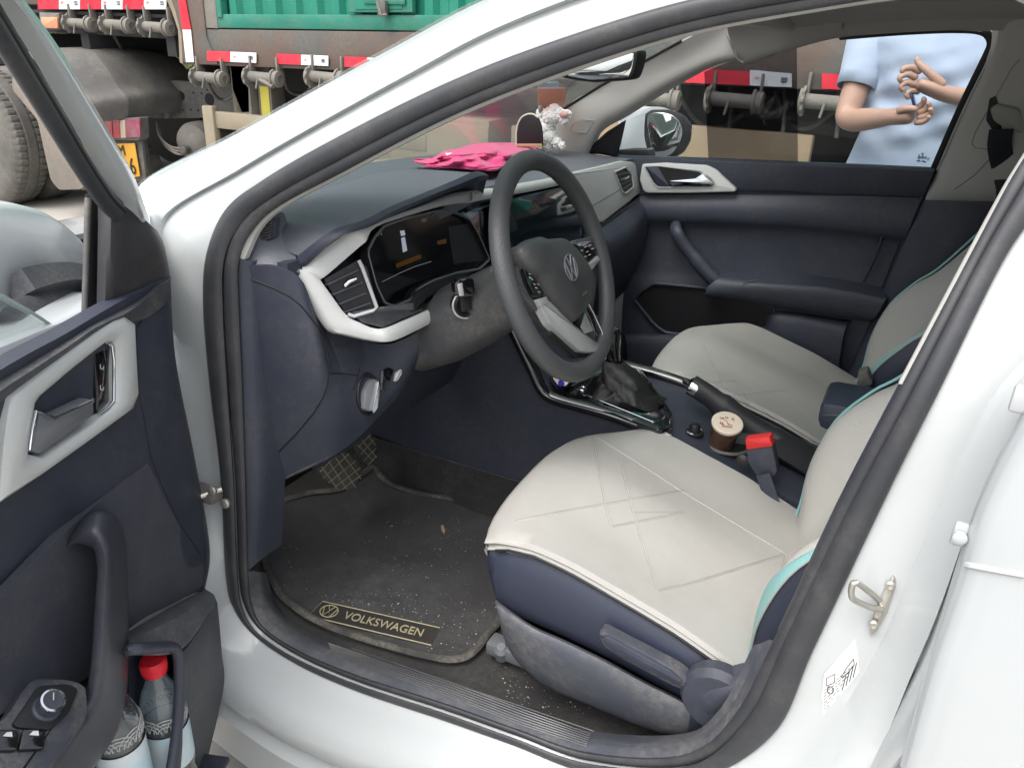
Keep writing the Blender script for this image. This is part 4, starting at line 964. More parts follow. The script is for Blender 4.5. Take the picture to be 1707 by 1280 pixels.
# far A pillar trim, mirror sail, far B pillar
surf('far_pillar_trim', PIL, [[SP(x, y, o) for x, y, o in ((885,278,.03),(943,181,.02),(1000,145,.0),(1059,112,-.01),(1136,70,-.02),(1212,32,-.02))],
    [SP(x, y, -.012) for x, y in ((928,270),(980,190),(1030,158),(1090,122),(1160,86),(1214,54))],
    [SP(x, y, -.018) for x, y in ((968,268),(1000,208),(1045,180),(1110,140),(1180,106),(1230,94))],
    [SP(x, y, .02) for x, y in ((990,270),(1002,222),(1050,192),(1115,152),(1188,112),(1236,100))]], car, 5, 4, .006)
tube('windscreen_edge', MBL, [SP(x, y, o) for x, y, o in ((905,240,.03),(943,180,.02),(1000,144,.0),(1059,111,-.01),(1136,69,-.02))], .004, car, seg=8)
fp = [(955,208),(971,199),(991,202),(978,222),(950,220)]
tube('tweeter_rim', PILD, roundc([SP(*p, -.019) for p in fp], .006), .0016, car, True, 6)
sl_ = plate('mirror_sail', MBL, [SP(*p, -.004) for p in ((972,256),(1010,222),(1042,202),(1036,230),(1028,263),(1000,258))], car, .01, .004, .002)
bp = surf('far_centre_pillar', PIL, [
    [SP(x, y, .02) for x, y in ((1650,-10),(1650,78),(1605,185),(1560,288),(1535,332))],
    [SP(x, y, -.01) for x, y in ((1664,-10),(1662,82),(1615,190),(1570,290),(1540,333))],
    [SP(x, y, -.03) for x, y in ((1710,-10),(1700,85),(1660,200),(1620,290),(1590,335))],
    [SP(x, y, -.03) for x, y in ((1800,-10),(1790,85),(1740,200),(1710,290),(1680,338))],
    [SP(x, y, .02) for x, y in ((1870,-10),(1860,85),(1800,200),(1780,290),(1760,338))]], car, 4, 3, .006)
bl = surf('far_lower_pillar', NAVY, [
    [Y(x, y, .70) for x, y in ((1540,334),(1490,440),(1440,560),(1400,645))],
    [Y(x, y, .672) for x, y in ((1550,334),(1500,440),(1455,560),(1412,650))],
    [Y(x, y, .66) for x, y in ((1620,336),(1580,440),(1540,560),(1500,650))],
    [Y(x, y, .68) for x, y in ((1760,338),(1720,440),(1690,560),(1650,650))]], car, 4, 3, .006)
surf('far_rear_trim', NAVY, [[V(x, .70, z) for x in (.72, 1.3, 2.3)] for z in (.97, .6, .3)], car, 3, 3, .01)
surf('far_rear_header', PILD, [[V(x, y_, z) for x in (.72, 1.3, 2.3)] for y_, z in ((.70, .98), (.66, 1.08))], car, 3, 2, .01)
bq_ = bvh(bp)
P = [(1700,100),(1688,112),(1655,170),(1625,222),(1620,240),(1626,247),(1655,250)]
seam('adjuster_gap', PILD, P, bq_, .0016, bp)
ub_ = [hit(x, y, bq_, .012) for x, y in ((1700,180),(1665,172),(1652,180),(1658,200),(1680,215),(1705,222))]
if all(ub_): plate('belt_guide', PILD, ub_, bp, .02, .008, .006)
belt = [hit(1672, 210, bq_, .02), hit(1668, 240, bq_, .015), Y(1675, 290, .66), Y(1680, 330, .64), Y(1660, 420, .62)]
if all(belt): tube('seat_belt', mat('belt_web', (.012, .013, .02), .7, bump=.5, bs=300), cr(belt, 20), .025, bp, seg=10, flat=.08, up=(0, 1, 0))
bh = hit(1650, 195, bq_, .006)
if bh: plate('belt_slot', MBL, [hit(x, y, bq_, .003) for x, y in ((1650,165),(1660,160),(1672,200),(1668,220),(1655,218),(1644,200))], bp, .003, .003, .001)
seam('scratch', mat('scratch_dark', (.05, .05, .05), .7), [(1591,316),(1610,303),(1625,292),(1655,260)], bq_, .0009, bp)
# roof rail over the far window, sun visor end
surf('far_roof_rail', PILD, [[SP(x, y, -.10) for x, y in ((1212,26),(1300,10),(1400,-5),(1500,-12),(1600,-12),(1720,-5),(1850,5))],
    [SP(x, y, -.03) for x, y in ((1214,57),(1300,42),(1400,30),(1500,24),(1600,24),(1700,30),(1850,45))],
    [SP(x, y, -.012) for x, y in ((1229,97),(1250,102),(1310,84),(1400,61),(1500,53),(1590,49),(1640,52))],
    [SP(x, y, .02) for x, y in ((1232,99),(1250,104),(1310,86),(1400,63),(1500,55),(1590,51),(1640,54))]], car, 4, 3, .006)
plate('roof_clip', PILD, [SP(*p, -.06) for p in ((1373,37),(1405,33),(1404,52),(1372,54))], car, .015, .004, .003)
plate('roof_clip', PILD, [SP(*p, -.06) for p in ((1518,22),(1556,20),(1556,32),(1518,35))], car, .012, .004, .003)
surf('pillar_joint', PILD, [[SP(x, y, -.022) for x, y in ((1210,56),(1219,78),(1228,97),(1240,103))], [SP(x, y, -.020) for x, y in ((1212,56),(1221,78),(1230,97),(1241,104))]], car, 3, 2, .003)
# inner mirror
im = [(938,131),(930,122),(960,110),(1010,96),(1062,84),(1064,92),(1058,118),(1052,132),(1040,135),(985,138)]
imr = plate('inner_mirror', MBL, [Y(*p, .0) for p in im], car, .05, .010, .006)
plate('mirror_glass', mat('mirror_glass', (.75, .75, .75), .03, metal=1), [Y(*p, -.002) for p in ((944,127),(965,113),(1012,99),(1058,88),(1053,116),(1047,129),(1038,131),(985,134))], imr, .003, .008, .001)
tube('mirror_stem', MBL, [Y(1010, 110, .05), V(-.02, .03, 1.33)], .012, imr)
# far outside mirror
om = thing
mh = [(1036,205),(1060,187),(1085,180),(1115,180),(1140,190),(1154,207),(1152,235),(1140,255),(1120,265),(1085,266),(1040,262),(1030,255)]
mc = Y(1095, 223, .98)
rings = []
oP = roundc([Y(*p, .96) for p in ((1070,190),(1085,180),(1115,180),(1140,190),(1154,207),(1152,235),(1140,255),(1120,265),(1085,266),(1072,240))], .012, 3)
cc = sum(oP, Vector())/len(oP)
for s, dx_, dy_ in ((.90, .0, 0), (1, .0, 0), (1.02, -.02, .0), (1.0, -.06, .01), (.85, -.10, .02), (.5, -.13, .03), (.1, -.14, .03)):
    rings.append([cc+(p-cc)*s+V(dx_, dy_-.0, 0) for p in oP])
bm = gridmesh(rings, True); bm.verts.ensure_lookup_table(); bm.faces.new(bm.verts[:len(oP)])
omr = link('outside_mirror', bm2(bm), WHITE, car, None, 50)
plate('mirror_rim', MBL, [Y(*p, .955) for p in ((1070,195),(1085,183),(1115,183),(1138,192),(1151,208),(1149,234),(1138,253),(1119,262),(1086,264),(1072,240))], omr, .02, .012, .003)
plate('mirror_glass', MATS['mirror_glass'], [Y(*p, .950)+V(.002, 0, 0) for p in ((1080,190),(1100,187),(1120,192),(1134,206),(1137,222),(1131,243),(1118,258),(1105,262),(1088,262),(1083,235),(1078,205))], omr, .004, .012, .001, n=V(.55, -.80, .05).normalized())
surf('mirror_arm', WHITE, [[Y(x, y, yy) for x, y, yy in ((1038,206,.86),(1055,195,.89),(1076,188,.93))], [Y(x, y, yy) for x, y, yy in ((1034,230,.84),(1052,228,.87),(1074,226,.92))], [Y(x, y, yy) for x, y, yy in ((1030,254,.82),(1050,256,.86),(1082,262,.93))]], omr, 3, 3, .03)
plate('mirror_foot', MBL, [Y(*p, .82) for p in ((1028,250),(1080,250),(1083,264),(1029,262))], omr, .06, .004, .002)
# ================================================================ driver door, standing open
shell = [DW(u, z, -.035) for u, z in ((.012, .12), (.012, .93), (.05, .955), (.55, .985), (1.06, 1.01), (1.09, .9), (1.07, .5), (1.02, .14))]
door = plate('front_door', WHITE, shell, car, .11, .02, .012, n=DN)
# trim panel as relief: rows from hinge side to the open end
def dsurf(name, m, rows, parent=door, sub=5, v=3, th=.02, **k): return surf(name, m, [[D(*p) for p in r] for r in rows], parent, sub, v, th, to=HP+DN*3+DU*.4+V(0, 0, .8), **k)
main = dsurf('door_panel', NAVY, [
    [(283,462,-.03),(293,600,-.03),(322,750,-.03),(346,880,-.03),(350,935,-.03),(341,985,-.03)],
    [(282,463,.0),(291,600,.0),(320,750,.0),(344,880,.0),(348,935,.0),(339,985,.0)],
    [(262,472,.010),(270,600,.008),(298,750,.008),(326,880,.010),(332,930,.010),(320,990,.004)],
    [(238,484,.012),(228,600,.008),(252,750,.010),(283,880,.014),(296,950,.012),(280,1010,.004)],
    [(205,500,.015),(190,640,.010),(190,760,.010),(205,900,.012),(220,980,.006),(215,1048,.004)],
    [(160,526,.017),(140,650,.008),(120,790,.006),(120,930,.0),(130,1060,-.002),(140,1150,.0)],
    [(110,556,.018),(90,690,.008),(60,820,.004),(40,980,-.01),(50,1120,-.012),(60,1220,.0)],
    [(50,588,.020),(30,720,.010),(-20,860,.006),(-60,1020,-.01),(-50,1180,-.012),(-40,1280,.0)],
    [(0,617,.020),(-60,760,.010),(-140,920,.006),(-200,1120,.0),(-200,1300,.0),(-200,1400,.0)],
    [(-120,690,.020),(-200,850,.010),(-330,1020,.006),(-420,1250,.0),(-450,1450,.0),(-450,1600,.0)]])
# fabric insert below the belt
FABROWS = [
    [(247,770,.011),(290,860,.014),(335,930,.0085),(338,978,.006)],
    [(235,780,.012),(265,870,.016),(290,950,.014),(300,1000,.008)],
    [(205,802,.013),(205,900,.015),(212,980,.010),(216,1045,.008)],
    [(150,850,.012),(150,950,.010),(158,1040,.004),(166,1110,.004)],
    [(90,905,.010),(90,1000,.0),(100,1080,-.004),(110,1150,.004)],
    [(0,998,.004),(0,1080,-.004),(-10,1150,-.006),(-20,1200,.004)],
    [(-120,1120,.004),(-130,1200,-.004),(-140,1280,-.006),(-150,1330,.004)]]
fab = dsurf('fabric_insert', FAB, FABROWS, th=.012)
# belt capping
dsurf('belt_capping', NAVYD, [
    [(284,459,-.045),(262,466,-.05),(240,478,-.055),(203,490,-.055),(150,520,-.055),(100,547,-.055),(0,603,-.055),(-120,680,-.055)],
    [(284,461,-.01),(262,468,-.005),(240,482,-.01),(205,497,-.01),(155,523,-.008),(104,553,-.005),(0,612,.0),(-120,688,.0)],
    [(284,466,.008),(265,478,.018),(242,500,.022),(210,522,.024),(160,546,.026),(110,580,.028),(0,652,.030),(-120,735,.03)],
    [(286,500,.006),(270,512,.012),(245,530,.012),(215,540,.012),(165,566,.012),(112,600,.012),(0,675,.012),(-120,770,.012)]], th=.004, smoothv=False)
lathe('lock_pin', NAVY, [(0, 0), (.011, 0), (.012, .003), (.010, .007), (.006, .009), (0, .0085)], D(195, 503, -.002), (0.1, 0, 1), door, 20)
mt = bvh(main)
seam('panel_gap', MBL, [(286,487),(262,508),(240,530),(227,545),(228,600),(231,655),(240,700),(250,760),(270,810),(300,875),(335,925)], mt, .0009, door)
# pale handle surround
wv = .020
so_ = [(-2,838),(6,740),(17,662),(32,648),(110,586),(186,531),(206,527),(225,541),(228,600),(231,656),(222,680),(150,733),(70,790)]
si_ = [(46,757),(50,730),(58,672),(66,660),(120,614),(176,570),(187,568),(193,580),(193,672),(182,684),(150,708),(110,734),(68,762)]
ring('handle_surround', TRIM, [D(*p, wv) for p in so_], [D(*p, wv) for p in si_], door, .02, .006)
plate('handle_cup', MBL, [D(*p, .0) for p in si_], door, .006, .006, 0)
dsurf('cup_wall', DSIL, [[(95,700,.012),(100,660,.0),(108,632,-.006)], [(130,690,.010),(130,655,-.01),(140,606,-.006)], [(156,668,.012),(157,640,-.002),(158,590,.0)]], th=.003)
plate('door_handle', DSIL, [D(*p, .026) for p in ((49,750),(53,715),(60,683),(78,688),(93,693),(120,680),(154,664),(158,672),(159,690),(120,722),(70,757))], door, .016, .004, .005)
tube('handle_edge', CHR, roundc([D(*p, .0275) for p in ((50,750),(54,716),(60,685),(92,696),(154,667))], 0), .0013, door, seg=6)
lkp = plate('lock_panel', BLK, [D(*p, .012) for p in ((158,590),(181,578),(182,668),(161,691))], door, .01, .002, .001)
tube('lock_trim', CHR, [D(*p, .018) for p in ((178,571),(187,576),(190,600),(190,668),(181,680),(165,692))], .002, lkp, seg=8)
bm = bmesh.new()
for cy in (610, 645):
    P = [D(170+3*math.cos(a), cy+5*math.sin(a), .0130) for a in [i*math.pi/5 for i in range(7)]]; tube_bm(P, .0006, bm=bm, seg=4)
    tube_bm([D(167, cy+4, .013), D(173, cy+6, .013)], .0006, bm=bm, seg=4)
link('lock_symbols', bm2(bm), KEY, lkp); 
# pull handle: a flat crowned bar standing off the panel
po = [(118,893),(138,866),(160,851),(184,854),(203,878),(211,915),(214,1000),(214,1080),(212,1150),(203,1205),(184,1240),(160,1275),(120,1330),(60,1410)]
pi = [(112,914),(128,906),(146,909),(157,917),(160,932),(162,955),(158,1010),(154,1075),(148,1130),(138,1170),(112,1204),(88,1240),(50,1290),(0,1360)]
def lp(a, b, t): return (a[0]+(b[0]-a[0])*t, a[1]+(b[1]-a[1])*t)
hw = [.012,.030,.045,.054,.058,.060,.060,.060,.058,.056,.054,.052,.05,.05]
rws = []
for t, k, o in ((0, .0, 0), (0, .65, 0), (.06, .9, 0), (.3, 1.02, 0), (.52, 1.10, 0), (.72, 1.08, 0), (.94, .92, 0), (1, .78, 0), (1, .45, 0)):
    rws.append([D(*lp(a_, b_, t), h*k) for a_, b_, h in zip(po, pi, hw)])
surf('pull_handle', mat('satin_navy', (.034, .037, .050), .33, bump=.15, bs=900, dust=.1, ds=9), rws, door, 5, 2, .004, to=HP+DN*3+DU*.4+V(0, 0, .8))
# armrest with the switches
AR0 = D(75, 1185, .044); nA = (DN*.62+V(0, 0, .78)).normalized()
def Ar(x, y, h=0): return PL(x, y, AR0+nA*h, nA)
plate('switch_panel', NAVYD, [Ar(*p) for p in ((-160,1330),(-60,1245),(12,1188),(34,1150),(55,1126),(120,1128),(148,1140),(150,1190),(110,1250),(60,1320),(0,1400),(-120,1520))], door, .06, .01, .008)
swp = plate('switch_plate', MBL, [Ar(*p, .004) for p in ((64,1142),(112,1138),(132,1146),(116,1186),(84,1216),(30,1212),(20,1206))], door, .012, .006, .002)
kb = Ar(76, 1182, .004)
lathe('mirror_knob', NAVY, [(0, 0), (.0150, 0), (.0150, .004), (.0125, .006), (.0125, .018), (.0105, .020)], kb, nA, swp, 32)
lathe('knob_ring', CHR, [(.0128, .016), (.0135, .018), (.0130, .0205), (.0108, .021), (.0104, .0185)], kb, nA, swp, 32)
lathe('knob_top', BLK, [(0, .0195), (.0106, .0192)], kb, nA, swp, 32)
tube('knob_mark', KEY, [kb+nA*.0205+DU*.0, kb+nA*.0205+V(-.002, .003, .007)], .0007, swp, seg=4)
for (x, y) in ((13, 1223), (57, 1221)):
    bq = [Ar(x+a, y+b, .006) for a, b in ((-18,-8),(20,-8),(17,26),(-26,28))]
    w_ = plate('window_switch', BLK, bq, swp, .008, .003, .002)
    bm = bmesh.new(); bmq = plate_bm([Ar(x+a, y+b, .0075) for a, b in ((-8,3),(-2,-3),(7,-4),(8,4))], .001, 0, 0, nA, bm=bm)
    link('window_symbol', bm2(bm), mat('lit_legend', (.6, .6, .62), .5), w_)
# bottle pocket
dsurf('pocket_shelf', GREYP, [
    [(342,981,.0),(300,1003,.004),(255,1028,.006),(214,1052,.008)],
    [(356,990,.030),(310,1020,.040),(262,1045,.045),(215,1066,.045)],
    [(362,1003,.045),(330,1045,.060),(298,1080,.068),(216,1086,.070)],
    [(362,1010,.043),(328,1056,.058),(292,1088,.064),(218,1092,.064)]], th=.006, smoothv=False)
dsurf('pocket_side', mat('ribbed_panel', (.05, .054, .068), .5, bump=1, bs=75, bumptype='weave', dust=.3, ds=8), [
    [(362,1003,.045),(366,1040,.040),(370,1090,.030),(374,1130,.024),(366,1180,.02),(352,1240,.015),(338,1300,.012),(320,1360,.01)],
    [(345,1030,.054),(348,1060,.052),(350,1100,.048),(352,1140,.046),(344,1190,.044),(330,1250,.040),(316,1310,.038),(300,1370,.035)],
    [(328,1056,.060),(326,1090,.062),(325,1130,.062),(323,1170,.062),(318,1215,.062),(306,1270,.060),(296,1320,.058),(285,1380,.05)],
    [(304,1090,.068),(308,1110,.070),(306,1150,.070),(305,1190,.070),(302,1230,.070),(295,1280,.070),(288,1330,.068),(275,1390,.06)]], th=.006, smoothv=False)
tube('pocket_rim', NAVY, cr([D(*p) for p in ((204,1087,.040),(219,1082,.066),(235,1081,.0715),(262,1079,.072),(286,1078,.072),(296,1088,.072),(299,1116,.072),(298,1180,.072),(292,1240,.072),(284,1290,.072),(275,1350,.07))], 50), .0075, door, seg=10)
dsurf('pocket_back', NAVY, [[(215,1085,.010),(295,1085,.010)], [(215,1180,.006),(292,1180,.006)], [(150,1300,.006),(290,1300,.006)], [(130,1400,.006),(290,1400,.006)]], th=.004, smoothv=False)
dsurf('pocket_edge', NAVY, [[(299,1090,.068),(300,1130,.068),(299,1190,.068),(293,1250,.068),(284,1310,.068)], [(288,1092,.010),(289,1130,.010),(288,1190,.010),(284,1250,.010),(276,1310,.01)]], th=.004, smoothv=False, v=2)
box('pocket_floor', NAVY, DW(.34, .19, .03), (.40, .075, .01), door, .002, Matrix(((DU.x, DN.x, 0), (DU.y, DN.y, 0), (0, 0, 1))))
# mirror triangle cover, window guide, window frame, glass
dsurf('mirror_cover', mat('dark_cover', (.032, .032, .036), .5, bump=.2, bs=700, dust=.12, ds=8), [
    [(163,330,-.02),(163,400,-.02),(161,517,-.02)], [(180,332,.010),(178,400,.008),(175,512,-.002)], [(200,338,.018),(200,410,.016),(203,500,.004)],
    [(232,358,.018),(240,410,.016),(243,484,.004)], [(256,380,.012),(268,410,.010),(279,462,.0)], [(262,384,-.02),(274,410,-.02),(284,460,-.02)]], th=.01)
tube('window_guide', MBL, [D(156, 325, -.03), D(153, 400, -.035), D(150, 525, -.04)], .011, door, seg=8, flat=.6)
tube('guide_edge', RUBL, [D(147, 330, -.03), D(144, 430, -.035), D(141, 530, -.04)], .004, door, seg=8)
fo = [(264,412),(261,405),(256,394),(226,300),(168,195),(100,82),(37,-4),(-60,-125)]
fi = [(236,400),(222,380),(200,350),(118,205),(60,105),(0,10),(-60,-85),(-160,-240)]
fm = [(252,408),(243,388),(222,335),(150,208),(84,92),(22,-8),(-50,-110),(-120,-200)]
w0 = -.02
surf('window_frame', WHITED, [[DT(*p, w0-.05) for p in fo], [DT(*p, w0) for p in fo], [DT(x-6, y+3, w0+.008) for x, y in fo], [DT(*p, w0+.008) for p in fm], [DT(*p, w0-.006) for p in fi], [DT(*p, w0-.05) for p in fi]], door, 5, 3, .006, smoothv=False, to=HP+DN*3+V(0, 0, 1.2))
ri = [(188,350),(168,330),(130,275),(66,170),(0,62),(-80,-70),(-170,-230)]
P = cr([DT(x+8, y+2, w0+.002) for x, y in ri], 50)
tube('frame_seal', RUB, P, .014, door, seg=12, flat=.6, up=lambda p: DN)
tube('frame_seal_lip', MBL, [p+V(0,0,0)+DN*.004-DU*.004 for p in P], .005, door, seg=8)
# top rail of the frame and the rear upright keep the frame closed off-picture
T0 = DT(-170, -235, w0)
tube('frame_rail', WHITED, cr([T0, DW(.62, 1.40, .12), DW(.85, 1.41, .13), DW(1.0, 1.38, .12), DW(1.04, 1.2, .06), DW(1.06, 1.0, -.03)], 30), .022, door, seg=10)
surf('door_glass', glass('door_glass_mat', (.92, .95, .95), .5, haze=.03), [[D(*p, -.045) for p in ((-60,462),(0,492),(50,520),(97,551),(140,572))], [D(*p, -.045) for p in ((-60,800),(0,700),(50,650),(97,620),(140,600))]], door, 4, 3, .004, to=HP+DN*3+V(0, 0, 1))
tube('glass_edge', mat('glass_edge_mat', (.35, .42, .40), .2), [D(*p, -.045) for p in ((-60,461),(0,491),(50,519),(97,550))], .0022, door, seg=6)
# outside mirror on the driver door
def Mo(x, y, h): return D(x, y, h)
mp = [(-70,330),(0,335),(40,345),(85,372),(118,405),(134,440),(137,475),(120,492),(60,505),(0,512),(-70,520),(-120,440)]
base_ = [D(*p, -.18) for p in mp]; cc = sum(base_, Vector())/len(base_); base_ = roundc(base_, .03, 3)
rings = []
axm = V(-1, 0, 0)
for s, dd in ((.9, -.045), (1.0, -.035), (1.02, .0), (.98, .03), (.85, .055), (.6, .075), (.3, .085), (.05, .088)):
    rings.append([cc+(p-cc)*s+axm*dd for p in base_])
bm = gridmesh(rings, True); bm.verts.ensure_lookup_table(); bm.faces.new(bm.verts[:len(base_)])
dm = link('outside_mirror', bm2(bm), WHITE, door, None, 60)
surf('mirror_foot', NAVYD, [[D(*p, -.10) for p in ((60,482),(100,470),(135,466),(146,480),(147,530))], [D(*p, -.11) for p in ((40,492),(90,482),(128,480),(138,492),(140,530))], [D(*p, -.10) for p in ((20,500),(80,500),(120,505),(130,520),(138,545))], [D(*p, -.08) for p in ((0,520),(60,540),(100,548),(125,550),(138,560))]], dm, 4, 3, .03)
plate('mirror_rim', MBL, [D(*p, -.14) for p in ((-20,375),(4,372),(12,392),(14,440),(12,488),(2,500),(-20,505))], dm, .05, .01, .004)
# ================================================================ loose things in the car
ft = bvh([o for o in COL.objects if o.name == 'cabin_floor'][0])
mo = [(436,905),(446,868),(470,842),(520,828),(566,825),(600,800),(622,783),(632,800),(655,818),(700,831),(760,841),(812,850),(830,870),(836,940),(838,1010),(836,1040),(815,1062),(795,1090),(775,1107),(745,1110),(690,1098),(620,1078),(560,1058),(510,1034),(470,1003),(446,960)]
mp_ = [hit(x, y, ft, .012) for x, y in mo]; mp_ = [p for p in mp_ if p]; mq = roundc(mp_, .02, 3)
bm = bmesh.new(); cc = sum(mq, Vector())/len(mq); rings = []
NS = 14
for i in range(NS+1):
    s = 1-i/NS; r = []
    for p in mq:
        q = cc+(p-cc)*max(s, .02); h = ft.ray_cast(q+V(0, 0, .2), V(0, 0, -1)); z = (h[0].z if h[0] else q.z)+.011+.003*math.sin(q.x*31)*math.sin(q.y*27+1)
        r.append(V(q.x, q.y, z))
    rings.append(r)
rings = [[p+V(0, 0, -.010) for p in rings[0]]]+rings
bm = gridmesh(rings, True); bm.verts.ensure_lookup_table(); bm.faces.new(bm.verts[-len(mq):]); face_view(bm)
fm_ = link('floor_mat', bm2(bm, 'm', False), MATM)
tmat = bvh(fm_)
bind = tube('mat_binding', RUBL if False else mat('binding', (.05, .048, .045), .9, bump=1, bs=500, dust=.6, ds=12), [p+V(0, 0, .002) for p in roundc(mp_, .02, 3)], .008, fm_, True, 8, .7, (0, 0, 1))
GOLD = mat('gold_thread', (.42, .38, .24), .6, var=.5, vs=300)
bc = [hit(x, y, tmat, .0015) for x, y in ((538,1003),(733,1047),(719,1076),(514,1027))]
plate('badge_patch', mat('badge_cloth', (.03, .028, .026), .9, bump=1, bs=600), bc, fm_, .002, 0, 0)
tube('badge_border', GOLD, bc, .0012, fm_, True, 6)
xd = (bc[1]-bc[0]).lerp(bc[2]-bc[3], .5); yd = (bc[0]-bc[3]); mid_ = sum(bc, Vector())/4
yd = (bc[1]-bc[2]).lerp(bc[0]-bc[3], .5)
ux = xd.normalized(); uy = (yd-ux*yd.dot(ux)).normalized(); zz = ux.cross(uy); 
L_ = xd.length; H_ = abs((bc[0]-bc[3]).dot(uy))
text('badge_lettering', GOLD, 'VOLKSWAGEN', H_*.62, mid_+ux*L_*.075-uy*H_*.03+V(0, 0, .0012), ux, uy, fm_, .0012, sx=1.02*L_*.70/(H_*.62*7.35))
ec = mid_-ux*L_*.385+V(0, 0, .0014); er = H_*.36
bm = bmesh.new()
E2 = lambda x, y: ec+ux*(x*er)+uy*(y*er)
tube_bm([E2(math.sin(a), math.cos(a)) for a in [i*math.pi/16 for i in range(32)]], .0012, True, 5, bm)
for q in ([(-.38, .92), (0, .08), (.38, .92)], [(-.80, .58), (-.40, -.88), (0, -.02), (.40, -.88), (.80, .58)]): tube_bm([E2(*p) for p in q], .0012, bm=bm, seg=5)
link('badge_emblem', bm2(bm), GOLD, fm_)
tag(fm_, 'dusty black carpet mat with gold lettering on the driver footwell floor', 'floor mat')
# grit on the mat and carpet
random.seed(11); bm = bmesh.new()
zones = [((470,900),(800,1060),90),((515,985),(700,1040),90),((700,1000),(830,1090),70),((830,1060),(960,1180),110),((640,860),(800,960),50),((900,1120),(1050,1190),50)]
sb2 = bvh(fm_) if False else None
for (a, b, n) in zones:
    for i in range(n):
        x, y = random.uniform(a[0], b[0]), random.uniform(a[1], b[1]); p = hit(x, y, tmat, .0005) or hit(x, y, ft, .0005)
        if not p: continue
        r = random.choice((.0005, .0006, .0008, .0008, .0012)); v = bmesh.ops.create_icosphere(bm, subdivisions=1, radius=r)['verts']
        bmesh.ops.scale(bm, vec=(random.uniform(.7, 1.8), random.uniform(.7, 1.6), .6), verts=v); bmesh.ops.translate(bm, vec=p, verts=v)
gr = link('sand_grains', bm2(bm), mat('grit', (.42, .40, .34), .9, var=.6, vs=200)); gr['kind'] = 'stuff'; gr['label'] = 'pale grit and crumbs scattered over the driver footwell carpet'
P = [hit(x, y, tmat, .002) for x, y in ((735,877),(739,876),(742,886),(740,890),(736,884))]
if all(P): tag(plate('leaf_scrap', mat('dry_leaf', (.45, .30, .2), .8), P, None, .0015, .001, 0), 'tiny dry leaf scrap lying on the black floor mat', 'leaf')
# pedals
def pedal(o_, x_, rows_, cols_, inn):
    P = [X(*p, x_) for p in o_]; pl = plate('pedal', RUBL, P, car, .012, .006, .003)
    bm = bmesh.new(); n = normal_of(P)
    for a, b in inn: tube_bm([X(*a, x_)+n*.001, X(*b, x_)+n*.001], .0011, bm=bm, seg=5)
    link('grip_lines', bm2(bm), GOLD, pl)
    c = sum(P, Vector())/len(P); tube('pedal_arm', MBL, [c-n*.012, c+V(-.05, 0, .12), c+V(-.08, 0, .3)], .008, pl)
    return pl
o1 = [(530,772),(546,758),(566,750),(584,757),(603,782),(598,806),(582,817),(562,815),(545,802),(535,790)]
l1 = [((532+9*i, 768-2*i), (548+10*i, 812-2*i)) for i in range(5)]+[((533+4*i, 776+8*i), (580+5*i, 753+9*i)) for i in range(5)]
l1 = [((534,775),(562,814)),((543,762),(578,816)),((554,755),(592,812)),((566,751),(601,798)),((533,786),(566,751)),((538,797),(581,756)),((547,804),(592,768)),((557,812),(600,779)),((570,815),(602,791))]
pedal(o1, -.44, 5, 5, l1)
o2 = [(594,738),(604,728),(618,722),(626,745),(628,768),(614,777),(604,768)]
l2 = [((596,741),(622,768)),((601,731),(627,762)),((612,725),(626,742)),((597,745),(617,724)),((601,757),(622,733)),((606,768),(626,747)),((613,775),(627,759))]
pedal(o2, -.47, 4, 4, l2)
# ignition lock, key
sct = bvh(col_)
kp = hit(775, 508, sct, 0)
kn = V(.75, -.62, .12).normalized()
if kp is None: kp = X(775, 508, -.12)
lk = lathe('ignition_lock', MBL, [(.0, -.02), (.021, -.02), (.021, .0), (.018, .004), (.014, .002), (.012, .0), (0, .0)], kp+kn*.004, kn, car, 28)
tube('lock_ring', SILV, [kp+kn*.003+(kn.orthogonal().normalized()*math.cos(a)+kn.cross(kn.orthogonal().normalized())*math.sin(a))*.0225 for a in [i*math.pi/14 for i in range(28)]], .002, lk, True, 8)
kt = thing('car_key', 'black car key with folding fob stuck in the ignition lock beside the column', 'key', kp+kn*.01)
kpn = V(.75, -.62, .1).normalized()
def Kp(x, y, h=0): return PL(x, y, kp+kn*(.028+h), kpn)
plate('key_shaft', MBL, [Kp(x, y, -.012) for x, y in ((766,483),(784,481),(788,516),(770,522))], kt, .012, .004, .003)
fo_ = plate('key_fob', BLK, [Kp(*p) for p in ((757,474),(765,466),(785,462),(791,466),(793,488),(787,494),(766,497),(759,490))], kt, .016, .004, .004)
plate('fob_band', SILV, [Kp(x, y, .001) for x, y in ((762,474),(771,471),(774,493),(766,494))], fo_, .015, .002, .001)
